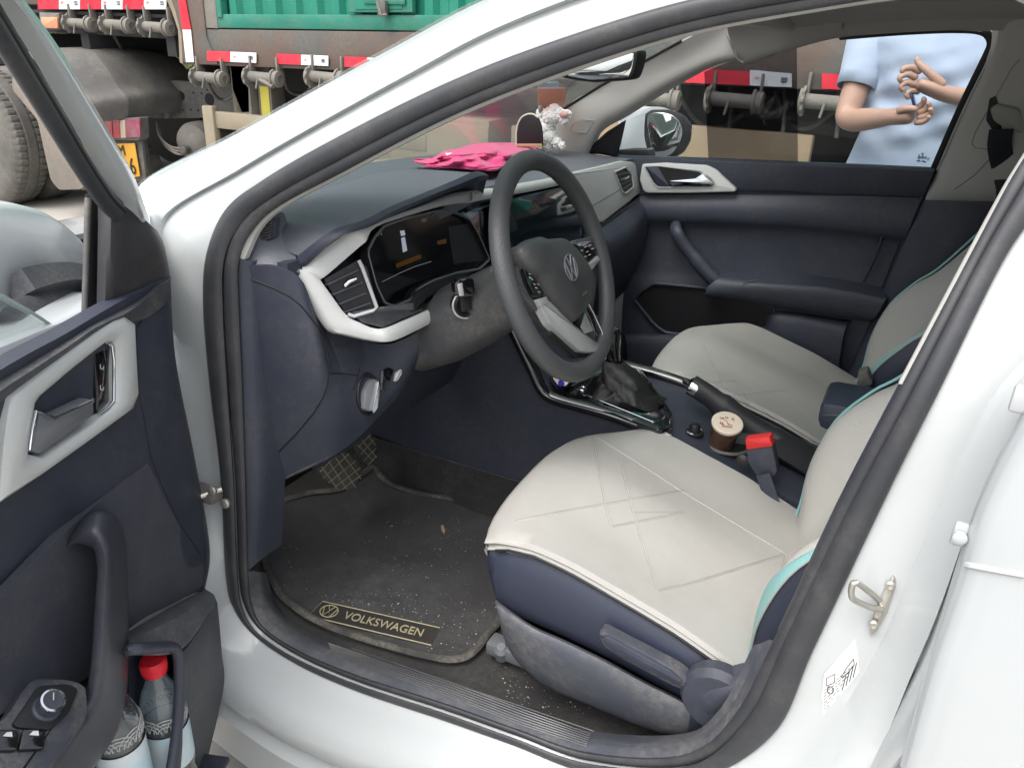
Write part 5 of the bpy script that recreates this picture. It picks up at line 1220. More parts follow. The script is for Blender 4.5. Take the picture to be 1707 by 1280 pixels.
# pink towel on the dash
random.seed(4)
fr_ = [(689,270),(712,279),(742,281),(775,280),(806,283),(832,281),(858,272),(875,262),(896,250)]
bk_e = [(689,266),(722,262),(741,252),(765,247),(790,240),(822,238),(850,238),(875,240),(893,246)]
rows = []
nR = 12
fc = crp([V(x, y, 0) for x, y in fr_], 7); bc2 = crp([V(x, y, 0) for x, y in bk_e], 7)
for i in range(nR+1):
    t = i/nR; r = []
    for j, (a, b) in enumerate(zip(fc, bc2)):
        s = j/(len(fc)-1); env = math.sin(math.pi*min(1, max(0, s*1.02+.02)))**.6
        x = a.x+(b.x-a.x)*t; y = a.y+(b.y-a.y)*t
        d = math.sin(s*17+t*4)*.006+math.sin(s*31-t*7+1)*.004+math.sin(t*9+s*5)*.005+abs(math.sin(s*9-t*5))*.007+math.sin(s*47+t*13)*.0022+math.sin(s*23-t*19)*.003
        h = (.004+.030*math.sin(math.pi*min(1, .15+t*.8))**1.0*env)+d*env*(.3+t)
        # near edge rests on the dash, the fold stands higher behind it
        base = Z(x, y, 1.000+.006*t+max(0, h)*.8); r.append(base if base.x > -.72 else Z(x, y, 1.02))
    rows.append(r)
bm = gridmesh(rows); face_view(bm); solid(bm, .004)
tw = link('towel', bm2(bm, 't', False), mat('pink_terry', (.60, .022, .165), .95, bump=1, bs=260, var=.35, vs=40, col2=(.46, .015, .115), sheen=.4), None, None, 70)
for q in ([(700,277),(750,278),(800,282),(840,278),(862,268)], [(742,262),(790,258),(828,256),(845,266),(850,276)], [(820,258),(850,262),(874,254)]):
    P = drape(q, bvh(tw), .0005); 
    if len(P) > 2: tube('hem', MATS['pink_terry'], P, .0028, tw, seg=6)
plate('care_tag', mat('white_tag', (.75, .75, .73), .7), drape([(737,248),(748,243),(752,246),(755,258),(746,262),(741,258)], bvh(tw), .004, 99) or [V(0,0,0)], tw, .0012, .001, 0)
tag(tw, 'crumpled bright pink towel with white tag lying on top of the dashboard', 'towel')
# plush
random.seed(9)
plb = Y(916, 246, .575); print('plush base', plb)
K = (plb-CAM).length/FPX
def Pp(x, y, dy=0): return Y(x, y, .575+dy)
blobs = [((914,228),15,0),((912,214),13,0),((910,240),14,0),((919,195),15,0),((934,192),11,-.004),((940,200),9,-.006),((903,204),10,.004),((893,211),7,.006),((900,242),8,.0),((936,243),6,-.004),((928,238),8,-.004),((945,190),7,-.008),((925,184),10,0),((903,190),9,.003)]
bm = bmesh.new(); tuft = []
for (x, y), r, dy in blobs:
    c = Pp(x, y, dy); R1 = r*K*.92; v = bmesh.ops.create_icosphere(bm, subdivisions=3, radius=R1)['verts']; bmesh.ops.translate(bm, vec=c, verts=v)
    for i in range(int(26+r*3.2)):
        a = random.uniform(0, 2*math.pi); z = random.uniform(-1, 1); q = math.sqrt(1-z*z); n = V(q*math.cos(a), q*math.sin(a), z); tuft.append((c+n*R1*random.uniform(.93, 1.06), random.uniform(.0022, .0042)))
for c, r in tuft:
    v = bmesh.ops.create_icosphere(bm, subdivisions=1, radius=r)['verts']; bmesh.ops.translate(bm, vec=c, verts=v)
FUR = mat('white_plush', (.84, .83, .82), .95, bump=1, bs=400, sheen=.5, var=.2, vs=60, col2=(.74, .72, .71))
pt = thing('plush_dog', 'small curly white plush dog standing on the dashboard near the windscreen', 'plush toy', plb)
link('fur', bm2(bm), FUR, pt, None, 80)
def ball(name, m, x, y, r, dy, par, s=(1, 1, 1)):
    b = bmesh.new(); v = bmesh.ops.create_icosphere(b, subdivisions=3, radius=r*K)['verts']; bmesh.ops.scale(b, vec=s, verts=v); bmesh.ops.translate(b, vec=Pp(x, y, dy), verts=v)
    return link(name, bm2(b), m, par, None, 80)
ball('ear', mat('grey_ear', (.25, .24, .25), .9), 901, 182, 6, -.01, pt, (.6, .8, 1)); ball('muzzle', mat('pink_muzzle', (.60, .36, .30), .9, bump=.6, bs=400), 940, 191, 7, -.022, pt, (1, .7, .7))
# dark rounded stand behind the plush
hp = [(861,243),(861,222),(864,206),(870,196),(879,191),(889,191),(897,197),(902,210),(904,228),(904,243)]
pst_ = thing('phone_stand', 'dark rounded phone stand with pale rim behind the plush dog', 'stand', Y(882, 243, .50))
plate('stand_plate', MBL, [Y(*p, .50) for p in hp], pst_, .006, .004, .002)
tube('stand_rim', mat('cream_rim', (.55, .52, .42), .5), cr([Y(*p, .503) for p in hp[:7]], 30), .0028, pst_, seg=8)
plate('stand_foot', mat('tan_foot', (.40, .27, .15), .6), [Y(*p, .498) for p in ((862,240),(903,240),(903,245),(862,245))], pst_, .03, 0, .001)
# sticker on the windscreen
wt = bvh([o for o in COL.objects if o.name == 'windscreen'][0])
wso = [o for o in COL.objects if o.name == 'windscreen'][0]
def onw(q, off): return [hit(x, y, wt, off) for x, y in q]
q = onw(((896,146),(943,146),(942,177),(897,177)), .003)
print('sticker', q)
if all(q):
    plate('windscreen_sticker', glass('orange_film', (.95, .50, .28), .3, haze=.38), q, wso, .0015, .002, 0)
    q = onw(((896,137),(930,136),(930,145),(896,145)), .003)
    if all(q): plate('windscreen_sticker', glass('blue_film', (.55, .85, .95), .3, haze=.38), q, wso, .0015, .002, 0)
# paper scraps in the tray
pq_ = [Z(*p, .617) for p in ((922,630),(934,622),(950,634),(944,642),(930,641))]
pa = plate('paper_scrap', mat('pink_paper', (.62, .50, .50), .8, var=.5, vs=90, col2=(.7, .7, .7)), pq_, None, .002, .001, 0)
tag(pa, 'crumpled pinkish paper scrap in the tray ahead of the gear lever', 'paper')
bl_ = plate('bottle_cap', mat('blue_plastic', (.03, .03, .45), .4), [Z(*p, .622) for p in ((931,634),(938,632),(941,638),(935,642),(930,640))], None, .004, .002, .001)
tag(bl_, 'small dark blue cap on the paper in the console tray', 'cap')
# drinks tub in the cup holder
TL = [(1211, 704)]
tc_ = Z(1213, 704, .612); tax = V(.16, -.34, 1).normalized(); tb = tc_-tax*.092
tub = thing('drinks_tub', 'clear tub of brown drink with cream lid standing in the cup holder', 'cup', tb)
lathe('tub_body', mat('brown_drink', (.075, .035, .02), .15, coat=.6, var=.5, vs=50, col2=(.16, .09, .05)), [(0, 0), (.022, 0), (.024, .01), (.0245, .012), (.0255, .03), (.026, .032), (.027, .05), (.0275, .052), (.0285, .070), (.029, .072), (.0295, .086), (0, .087)], tb, tax, tub, 36)
ld = lathe('lid', mat('cream_lid', (.62, .55, .45), .5), [(.0, .084), (.030, .084), (.0315, .087), (.031, .091), (.029, .0925), (0, .0922)], tb, tax, tub, 36)
bm = bmesh.new(); lt_ = tb+tax*.0932; e1 = V(1, .35, 0).normalized(); e1 = (e1-tax*e1.dot(tax)).normalized(); e2 = tax.cross(e1)
random.seed(2)
for gx, gy in ((-.014, .007), (-.003, .007), (.009, .007), (-.014, -.006), (.001, -.006)):
    for k in range(5):
        a, b = (random.uniform(-.0035, .0035), random.uniform(-.0035, .0035)); L2 = random.uniform(.003, .006); hz_ = random.random() < .5
        p = lt_+e1*(gx+a)+e2*(gy+b); tube_bm([p, p+(e1 if hz_ else e2)*L2], .0006, bm=bm, seg=4)
for i in range(2): tube_bm([lt_+e1*-.012+e2*(-.0115-.003*i), lt_+e1*.008+e2*(-.0115-.003*i)], .0005, bm=bm, seg=4)
link('lid_print', bm2(bm), mat('red_ink', (.30, .06, .04), .7), ld)
# bottles in the door pocket
CL = glass('clear_plastic', (.98, .98, .98), 2.8, haze=.03)
def bottle(c, capm, lab_, cap_col, has_cap=True):
    ax2 = V(.02, -.02, 1).normalized(); H = .235; b0_ = c-ax2*H
    t = thing('drink_bottle', lab_, 'bottle', b0_, 'drink bottles in the door pocket')
    pr = [(0, 0), (.027, 0), (.031, .006), (.0315, .02), (.030, .03), (.0315, .04), (.0315, .13), (.0315, .135), (.031, .15), (.029, .165), (.0255, .178), (.021, .190), (.0165, .200), (.0145, .208), (.0140, .214), (.0165, .216), (.0165, .219), (.0138, .220), (.0135, .232)]
    bd = lathe('bottle_body', CL, pr, b0_, ax2, t, 40)
    bm = bmesh.new()
    e1 = ax2.orthogonal().normalized(); e2 = ax2.cross(e1)
    for k in range(9):
        a0 = k*2*math.pi/9
        for rr in (.010, .0155, .021):
            P = []
            for i in range(11):
                th = math.pi*i/10; a = a0+math.cos(th)*rr/.031; h = .132+math.sin(th)*rr; r = .0320 if h < .15 else .0320-(h-.15)*.22
                P.append(b0_+ax2*h+(e1*math.cos(a)+e2*math.sin(a))*r)
            tube_bm(P, .0010, bm=bm, seg=5)
    link('moulded_waves', bm2(bm), glass('ridge_plastic', (.8, .83, .84), 2.0, haze=.5), bd)
    lathe('bottle_label', mat('bottle_label_mat', (.62, .68, .70), .4, var=.9, vs=14, col2=(.35, .58, .68)), [(.0318, .05), (.0322, .0505), (.0322, .1195), (.0318, .12)], b0_, ax2, t, 40)
    tube('label_edge', MBL, [b0_+ax2*.1215+(e1*math.cos(a)+e2*math.sin(a))*.0322 for a in [i*math.pi/14 for i in range(28)]], .0008, t, True, 5)
    if has_cap:
        cp = lathe('bottle_cap', cap_col, [(.0165, .218), (.0172, .219), (.0172, .223), (.0168, .2235), (.0172, .2245), (.0175, .236), (.0168, .239), (.0155, .2405), (0, .241)], b0_, ax2, t, 40)
        bm = bmesh.new()
        for k in range(36):
            a = k*2*math.pi/36; d = e1*math.cos(a)+e2*math.sin(a); tube_bm([b0_+ax2*.225+d*.0173, b0_+ax2*.2375+d*.0173], .0006, bm=bm, seg=4)
        link('cap_ribs', bm2(bm), cap_col, cp)
    return t
REDC = mat('red_cap', (.70, .02, .035), .35)
bottle(D(255, 1103, .040)-V(0, 0, .0), None, 'clear plastic bottle with red screw cap in the driver door pocket', REDC)
b2 = D(172, 1124, .030); bottle(b2, None, 'clear bottle half hidden behind the pull handle, left of the red capped one', None, False)
# ================================================================ surroundings
gm = mat('dusty_concrete', (.38, .365, .335), .9, var=.6, vs=1.2, col2=(.29, .275, .25), bump=.8, bs=60, fine=.3)
def gplane(name, m, x0, x1, y0, y1, z, n=24, f=None):
    rows = [[V(x0+(x1-x0)*i/n, y0+(y1-y0)*j/n, z+(f(x0+(x1-x0)*i/n, y0+(y1-y0)*j/n) if f else 0)) for i in range(n+1)] for j in range(n+1)]
    bm = gridmesh(rows); bmesh.ops.recalc_face_normals(bm, faces=bm.faces)
    if sum(f_.normal.z for f_ in bm.faces) < 0: bmesh.ops.reverse_faces(bm, faces=bm.faces)
    o = link(name, bm2(bm, 'g', False), m, None, None, 80); o['kind'] = 'structure'; return o
gplane('ground', gm, -150, 150, -150, 150, 0, 8)
gplane('verge', mat('verge_soil', (.07, .075, .035), .95, var=.7, vs=2, col2=(.035, .05, .018), bump=1, bs=20), -60, 40, 6.5, 13, 0, 30, lambda x, y: min(1.9, max(.004, (y-6.8)*.65))+.15*math.sin(x*.7)*(1 if y > 7.3 else 0)+.05*math.sin(x*3+y*2)*(1 if y > 7 else 0))
random.seed(21); bm = bmesh.new()
for i in range(14000):
    x, y = random.uniform(-16, 3), random.uniform(6.8, 9.8); z = min(1.9, max(.004, (y-6.8)*.65))+.15*math.sin(x*.7)*(1 if y > 7.3 else 0)
    h = random.uniform(.10, .34); a = random.uniform(0, math.pi); dx, dy = math.cos(a)*.012, math.sin(a)*.012; lx, ly = random.uniform(-.12, .12), random.uniform(-.12, .12)
    v = [bm.verts.new(p) for p in ((x-dx, y-dy, z-.03), (x+dx, y+dy, z-.03), (x+dx*.5+lx*.5, y+dy*.5+ly*.5, z+h*.7), (x+lx, y+ly, z+h))]; bm.faces.new((v[0], v[1], v[2])); bm.faces.new((v[0], v[2], v[3]))
gs = link('grass', bm2(bm, 'g', False), mat('grass_blades', (.12, .15, .045), .8, var=.8, vs=3, col2=(.20, .19, .08))); gs['kind'] = 'stuff'; gs['label'] = 'dry green grass on the bank beyond the lorry'
# ---- semi-trailer
RUST = mat('rusty_grey_steel', (.075, .078, .076), .7, var=.85, vs=3.5, col2=(.13, .065, .042), dust=.55, ds=4, dcol=(.15, .135, .11), bump=.3, bs=60, dmin=.45)
DUST = mat('dusty_grey_steel', (.125, .12, .112), .8, var=.6, vs=5, col2=(.19, .17, .14), dust=.5, ds=7)
DARK = mat('dark_frame', (.03, .03, .032), .8)
DGR = mat('dusty_dark_steel', (.085, .083, .08), .8, var=.5, vs=6, dust=.35, ds=5)
BEI = mat('beige_guard', (.24, .205, .145), .75, var=.5, vs=6, col2=(.17, .145, .10), dust=.4, ds=9)
RED = mat('red_reflector', (.62, .015, .04), .3, coat=.5, dust=.15, ds=8); WHR = mat('white_reflector', (.68, .70, .72), .3, coat=.5, dust=.2, ds=8)
TY = 2.2
def T(x, y, d=0): return Y(x, y, TY+d)
tr = thing('semi_trailer', 'dusty grey semi-trailer with red and white reflective strips and load winches', 'trailer', (-1, 3.2, 0))
# main side rail
A, B = T(322, 108), T(1400, 152); C_, D_ = T(1400, 88), T(346, 62)
sl_ = (B.z-A.z)/(B.x-A.x)
def rz(x): return A.z+(x-A.x)*sl_
rail = link('side_rail', bm2(plate_bm([V(-3.70, TY, rz(-3.70)), V(4.5, TY, rz(4.5)), V(4.5, TY, rz(4.5)+.20), V(-3.70, TY, rz(-3.70)+.20)], .06, 0, .006, V(0, -1, 0))), RUST, tr)
link('side_rail', bm2(plate_bm([V(-6.5, TY+2.4, rz(-3.7)), V(4.5, TY+2.4, rz(4.5)), V(4.5, TY+2.4, rz(4.5)+.20), V(-6.5, TY+2.4, rz(-3.7)+.20)], .06, 0, .006, V(0, -1, 0))), RUST, tr)
for i in range(14):
    x = -6.2+i*.8; box('cross_member', DARK, (x, TY+1.2, rz(x)+.10), (.08, 2.36, .12), tr, .004)
for sy in (.75, 1.65): box('main_beam', DARK, (.3, TY+sy, rz(0)-.06), (8.4, .14, .36), tr, .01)
box('floor_plate', DARK, (-1.0, TY+1.2, rz(0)+.19), (11, 2.36, .02), tr, .002)
box('bulkhead', DARK, (-2.35, TY+1.25, .78), (.05, 1.9, .62), tr, .004)
# step plate between gooseneck and main rail
stp_ = [T(*p) for p in ((282,0),(288,18),(300,50),(306,75),(305,104),(322,108),(365,108),(346,62),(340,0),(330,-40),(275,-40))]
link('step_plate', bm2(plate_bm([p+V(0, -.012, 0) for p in stp_], .07, .01, .004, V(0, -1, 0))), RUST, tr)
link('step_edge', bm2(plate_bm([T(*p)+V(0, -.016, 0) for p in ((281,0),(289,18),(300,50),(303,104),(308,107),(306,60),(296,20),(289,0))], .07, .0, .002, V(0, -1, 0))), BEI, tr)
gz0, gz1 = T(60, 16), T(280, 15)
link('gooseneck_rail', bm2(plate_bm([V(-8, TY+.01, 1.365), V(-3.66, TY+.01, 1.365), V(-3.66, TY+.01, 1.56), V(-8, TY+.01, 1.56)], .06, 0, .006, V(0, -1, 0))), RUST, tr)
box('gooseneck_frame', DARK, (-5.8, TY+.35, 1.28), (4.2, .55, .17), tr, .01); box('dark_backing', DARK, (1.0, TY+2.3, .66), (7.4, .05, .75), tr, .01)  # second box: dark board added behind to blacken the view under the trailer
box('gooseneck_beam', DARK, (-5.8, TY+1.2, 1.33), (4.4, 2.0, .14), tr, .01)
box('kingpin_plate', MBL, (-5.3, TY+1.2, 1.24), (1.2, 1.0, .03), tr, .004)
# strips
def strip_(px0, px1, yt0, yb0, yt1, yb1, m, nm='reflective_strip', dot=True):
    P = [T(px0, yb0, -.014), T(px1, yb1, -.014), T(px1, yt1, -.014), T(px0, yt0, -.014)]
    o = link(nm, bm2(plate_bm(P, .004, 0, 0, V(0, -1, 0))), m, tr)
    if m is WHR and dot:
        c = P[0].lerp(P[3], .5).lerp(P[1].lerp(P[2], .5), .17); h = (P[3]-P[0]).length; e = (P[1]-P[0]).normalized()
        text('strip_print', RED, '3M', h*.26, c+V(0, -.003, 0), e, V(0, 0, 1), o, .001)
        bm = bmesh.new(); c2 = P[0].lerp(P[3], .5).lerp(P[1].lerp(P[2], .5), .82)
        for dz in (-.12, 0, .12): tube_bm([c2+e*(-h*.2)+V(0, -.003, dz*h), c2+e*(h*.2)+V(0, -.003, dz*h)], .002, bm=bm, seg=4)
        link('strip_mark', bm2(bm), MATS['label_ink'], o)
for a, b, m in ((63,97,RED),(98,133,WHR),(134,168,RED),(169,204,WHR),(205,240,RED),(240,277,WHR)):
    strip_(a, b, -6, 16, -5, 16, m)
for a, b, m in ((345,384,RED),(384,427,WHR),(461,502,RED),(502,547,WHR),(574,612,RED),(612,655,WHR),(690,730,RED)):
    f = lambda x: 102+(x-345)*.042
    strip_(a, b, f(a)-17, f(a), f(b)-17, f(b), m)
for a, b, m in ((1128,1250,RED),(1250,1320,WHR),(1370,1448,RED),(1448,1520,WHR)):
    f = lambda x: 140+(x-1185)*.045
    strip_(a, b, f(a)-26, f(a), f(b)-23, f(b), m)
# vertical strip
for ps_, m in ((((297,0),(309,0),(318,49),(304,50)), RED), (((304,50),(318,50),(323,104),(310,104)), WHR), (((290,-45),(302,-45),(309,-1),(297,-1)), WHR)):
    link('reflective_strip', bm2(plate_bm([T(*p, -.022) for p in ps_], .004, 0, 0, V(0, -1, 0))), m, tr)
# amber side lamp
al = link('side_lamp', bm2(plate_bm([T(*p, -.02) for p in ((65,21),(98,22),(99,50),(68,49))], .05, .006, .004, V(0, -1, 0))), DUST, tr)
link('lamp_lens', bm2(plate_bm([T(*p, -.032) for p in ((68,29),(95,29),(96,48),(69,47))], .012, .006, .004, V(0, -1, 0))), mat('amber_lens', (.65, .25, .13), .4, coat=.4), al)
# load winches
def winch(px, py, s=1):
    c = T(px, py, -.02); r = .030*s
    w_ = lathe('load_winch', DUST, [(0, -.12), (r, -.12), (r, .08), (r*1.5, .08), (r*1.5, .12), (r*.7, .125), (r*.7, .118), (0, .118)], c, (1, 0, -.02), tr, 18)
    for dx in (-.12, .085):
        lathe('ratchet_cheek', DUST, [(0, -.006), (r*1.75, -.006), (r*1.75, .006), (0, .006)], c+V(dx, 0, 0), (1, 0, 0), w_, 14)
        box('winch_bracket', DUST, c+V(dx+.02, .02, .055), (.012, .05, .12), w_, .002)
    gp_ = [c+V(-.116, math.cos(2*math.pi*k/36)*r*q_, math.sin(2*math.pi*k/36)*r*q_) for k, q_ in [(k, (1.75, 2.05, 2.05, 1.75)[k % 4]) for k in range(36)]]
    link('ratchet_wheel', bm2(plate_bm(gp_, .012, 0, .001, V(-1, 0, 0))), DUST, w_)
    tube('pawl', DUST, [c+V(-.02, -.03, 0), c+V(-.03, -.04, -.06)], .006, w_)
    return w_
for px, py in ((135,40),(197,42),(262,46),(350,130),(545,130),(640,140),(1225,168),(1385,172),(1090,165)): winch(px, py)
w_ = winch(440, 130); 
tube('winch_strap_bar', DUST, [T(420, 126, -.03), T(455, 145, -.06)], .012, w_)
for i, (q, r_) in enumerate((([(338,112,.10),(352,150,.2),(372,168,.3),(400,150,.25),(430,118,.1)], .012), ([(470,112,.15),(480,150,.2),(505,158,.25),(530,130,.15)], .009), ([(1130,160,.1),(1165,205,.2),(1200,212,.25),(1240,190,.2)], .012), ([(1290,150,.1),(1310,200,.2),(1345,215,.2),(1400,180,.15)], .010), ([(190,60,.1),(215,100,.3),(250,120,.35)], .010))):
    tube('air_hose', (RUBL, DGR)[i % 2], cr([T(x, y, d) for x, y, d in q], 24), r_, tr, seg=8)
# landing leg and side guards
lgx = T(410, 180, .1)
lg = link('landing_leg', bm2(plate_bm([Y(x, y, TY+.08) for x, y in ((384,110),(414,110),(416,188),(391,188))], .14, 0, .004, V(0, -1, 0))), BEI, tr)
xa, xb = Y(386,150,TY+.08).x, Y(416,150,TY+.08).x
box('landing_leg', DUST, ((xa+xb)/2, TY+.16, .56), (xb-xa, .16, 1.10), tr, .006)
box('landing_leg', DUST, (xb+.06, TY+.20, .56), (.11, .12, 1.08), tr, .006)
box('leg_sticker', mat('yellow_sticker', (.55, .48, .08), .5), (xb+.065, TY+.137, .86), (.07, .004, .19), tr, .0)
box('leg_foot', DUST, ((xa+xb)/2, TY+.16, .02), (.22, .22, .035), tr, .004)
gx0 = T(346, 200).x; gzt = T(360, 186).z
box('side_guard', BEI, ((gx0-.02+ -1.9)/2, TY+.02, gzt-.05), (-1.9-gx0, .05, .10), tr, .008)
box('guard_post', BEI, (gx0+.03, TY+.0, gzt-.22), (.09, .05, .50), tr, .008)
box('side_guard', BEI, ((gx0-.02+ -1.9)/2, TY+.02, gzt-.38), (-1.9-gx0, .05, .08), tr, .008)
# boxes and boards slung under the rail
b1, b2_ = T(640, 198), T(866, 262)
xb0, xb1 = T(640, 230).x, T(812, 230).x
tbx = box('tool_locker', BEI, ((xb0-.15+xb1)/2, TY+.22, .66), (xb1-xb0+.15, .40, .46), tr, .015)
box('locker_door', BEI, ((xb0+xb1)/2+.02, TY+.01, .66), ((xb1-xb0)*.96, .02, .40), tbx, .008)
text('locker_lettering', mat('worn_letters', (.20, .17, .12), .8), 'Huarong', .15, V((xb0+xb1)/2+.05, TY-.002, .76), (1, 0, 0), (0, 0, 1), tbx, .002) if False else None
bw = T(1150, 205); bx1 = T(1352, 250).x
box('side_board', mat('ochre_board', (.27, .20, .12), .75, var=.7, vs=7, col2=(.18, .15, .11), dust=.3, ds=12, dcol=(.2, .19, .16)), ((bw.x-.5+bx1)/2, TY+.03, .80), (bx1-bw.x+.5, .06, .30), tr, .01)
box('side_board', BEI, ((xb1+.1+bw.x-.55)/2, TY+.10, .70), (bw.x-.55-xb1-.1, .06, .34), tr, .01)
for px_ in (1210, 1300, 1390): tube('hanging_strap', RUBL, [T(px_, 100, .06), T(px_+10, 170, .12), T(px_+4, 230, .06)], .010, tr)
for wx in (3.2, 4.5, 1.9):
    t_ = lathe('trailer_wheel', RUBL, [(.2, -.14), (.45, -.14), (.51, -.10), (.51, .10), (.45, .14), (.2, .14)], (wx, TY+.25, .51), (0, 1, 0), tr); lathe('rim', DUST, [(0, .06), (.12, .10), (.2, .06), (.26, .13), (.27, .135), (.27, .1)], (wx, TY+.25, .51), (0, -1, 0), t_)
# ---- green container
GRN = mat('green_steel', (.008, .17, .115), .5, var=.6, vs=3, col2=(.015, .22, .155), dust=.2, ds=6, dcol=(.10, .22, .17), bump=.15, bs=30)
GRD = mat('green_frame', (.008, .14, .095), .45, var=.4, vs=5, col2=(.03, .23, .17), dust=.2, ds=9)
ct_ = thing('cargo_container', 'green ribbed steel container standing on the semi-trailer', 'container', (0, TY+1.2, 1.27))
gz = lambda x: rz(x)+.206
gx = T(346, 20).x
rows = [[], []]
x = gx; i = 0; pts = []
while x < 4.5:
    ph = i % 4; yo = (0, 0, .03, .03)[ph]; pts.append(V(x, TY+.03+yo, 0)); x += (.05, .025, .05, .025)[ph]; i += 1
bm = gridmesh([[V(p.x, p.y, gz(p.x)) for p in pts], [V(p.x, p.y, 3.8) for p in pts]]); face_view(bm, V(0, -3, 2)); solid(bm, .02)
link('side_panel', bm2(bm, 's', False), GRN, ct_, None, 20)
link('container_roof', bm2(box_bm(((gx+4.5)/2, TY+1.2, 3.82), (4.5-gx, 2.4, .06))), GRD, ct_); link('front_wall', bm2(box_bm((gx+.03, TY+1.2, 2.55), (.05, 2.38, 2.5))), GRN, ct_); link('far_wall', bm2(box_bm(((gx+4.5)/2, TY+2.38, 2.55), (4.5-gx, .05, 2.5))), GRN, ct_)
def bar(name, a, b, wz, th=.05, m=GRD):
    """rail along x from a to b (x positions), height wz, on the container's foot line"""
    return link(name, bm2(plate_bm([V(a, TY-.0, gz(a)), V(b, TY-.0, gz(b)), V(b, TY-.0, gz(b)+wz), V(a, TY-.0, gz(a)+wz)], th, 0, .006, V(0, -1, 0))), m, ct_)
bar('bottom_rail', gx+.02, 4.5, .075)
link('corner_post', bm2(plate_bm([V(gx-.02, TY-.005, gz(gx)+.0), V(gx+.075, TY-.005, gz(gx)), V(gx+.075, TY-.005, 3.8), V(gx-.02, TY-.005, 3.8)], .08, 0, .006, V(0, -1, 0))), DUST, ct_)
link('post_rib', bm2(plate_bm([V(gx+.08, TY-.01, gz(gx)+.06), V(gx+.12, TY-.01, gz(gx)+.06), V(gx+.12, TY-.01, 3.8), V(gx+.08, TY-.01, 3.8)], .05, 0, .006, V(0, -1, 0))), GRD, ct_)
h0 = T(583, 10).x; h1 = T(690, 10).x
link('hatch', bm2(plate_bm([V(h0, TY-.015, gz(h0)+.085), V(h1, TY-.015, gz(h1)+.085), V(h1, TY-.015, 2.2), V(h0, TY-.015, 2.2)], .03, 0, .006, V(0, -1, 0))), GRD, ct_)
link('hatch_panel', bm2(plate_bm([V(h0+.05, TY-.02, gz(h0)+.10), V(h1-.06, TY-.02, gz(h1)+.10), V(h1-.06, TY-.02, 2.1), V(h0+.05, TY-.02, 2.1)], .02, 0, .003, V(0, -1, 0))), GRN, ct_)
lc = T(640, 14, -.03)
la = box('hatch_latch', GRD, lc+V(0, .01, .035), (.26, .02, .035), ct_, .004); box('latch_block', DGR, lc+V(0, -.01, -.0), (.05, .03, .07), la, .004); tube('latch_hasp', DUST, [lc+V(-.03, -.02, .03), lc+V(.0, -.03, -.035), lc+V(.03, -.02, -.03)], .007, la)
for i in range(6):
    x_ = h1+.35+i*.9; link('post_rib', bm2(plate_bm([V(x_, TY-.004, gz(x_)+.06), V(x_+.05, TY-.004, gz(x_)+.06), V(x_+.05, TY-.004, 3.8), V(x_, TY-.004, 3.8)], .05, 0, .005, V(0, -1, 0))), GRD, ct_)
# ---- tractor unit under the gooseneck
tk = thing('lorry_tractor', 'dusty lorry tractor unit with grey mudguard, red tail lamp and yellow plate', 'lorry', (-6.5, 3.2, 0))
TYR = mat('dusty_tyre', (.085, .083, .078), .9, var=.4, vs=8, col2=(.17, .16, .145), bump=.5, bs=90, dust=.4, ds=5)
wc = Y(-14, 238, 2.06); wc.z = .47
def wheel_(c, nm='lorry_wheel', s=-1):
    prf = [(.26, -.13), (.30, -.135), (.36, -.142), (.42, -.138), (.455, -.125), (.478, -.10), (.483, -.095), (.485, -.05), (.477, -.045), (.477, -.035), (.486, -.03), (.486, .03), (.477, .035), (.477, .045), (.485, .05), (.483, .095), (.478, .10), (.455, .125), (.42, .138), (.36, .142), (.30, .135), (.26, .13)]
    rg = []
    for (r_, h_) in prf: rg.append([c+V(math.cos(2*math.pi*k/240)*(r_-(.010 if (r_ > .476 and k % 4 == 0 and abs(h_) > .04) else 0)), h_, math.sin(2*math.pi*k/240)*(r_-(.010 if (r_ > .476 and k % 4 == 0 and abs(h_) > .04) else 0))) for k in range(240)])
    rg.append(rg[0]); t_ = link(nm, bm2(gridmesh(rg, True)), TYR, tk)
    rm = lathe('rim', DUST, [(.0, .03), (.09, .03), (.10, .05), (.13, .02), (.17, -.01), (.23, .0), (.245, .06), (.262, .115), (.275, .128), (.282, .118), (.27, .08)], c, (0, s, 0), t_, 48)
    for k in range(10):
        a = 2*math.pi*k/10; lathe('wheel_nut', DGR, [(.014, 0), (.014, .02), (.008, .03), (0, .03)], c+V(math.cos(a)*.13, s*.02, math.sin(a)*.13), (0, s, 0), rm, 8)
        if k % 2 == 0:
            a += .3; lathe('hand_hole', MBL, [(0, .0), (.026, .0), (.026, .002), (0, .002)], c+V(math.cos(a)*.205, s*.0, math.sin(a)*.205), (0, s, 0), rm, 16)
    return t_
wheel_(wc); wheel_(wc+V(0, .30, 0)); wheel_(wc+V(0, 2.2, 0))
wheel_(wc+V(-1.35, 0, 0))
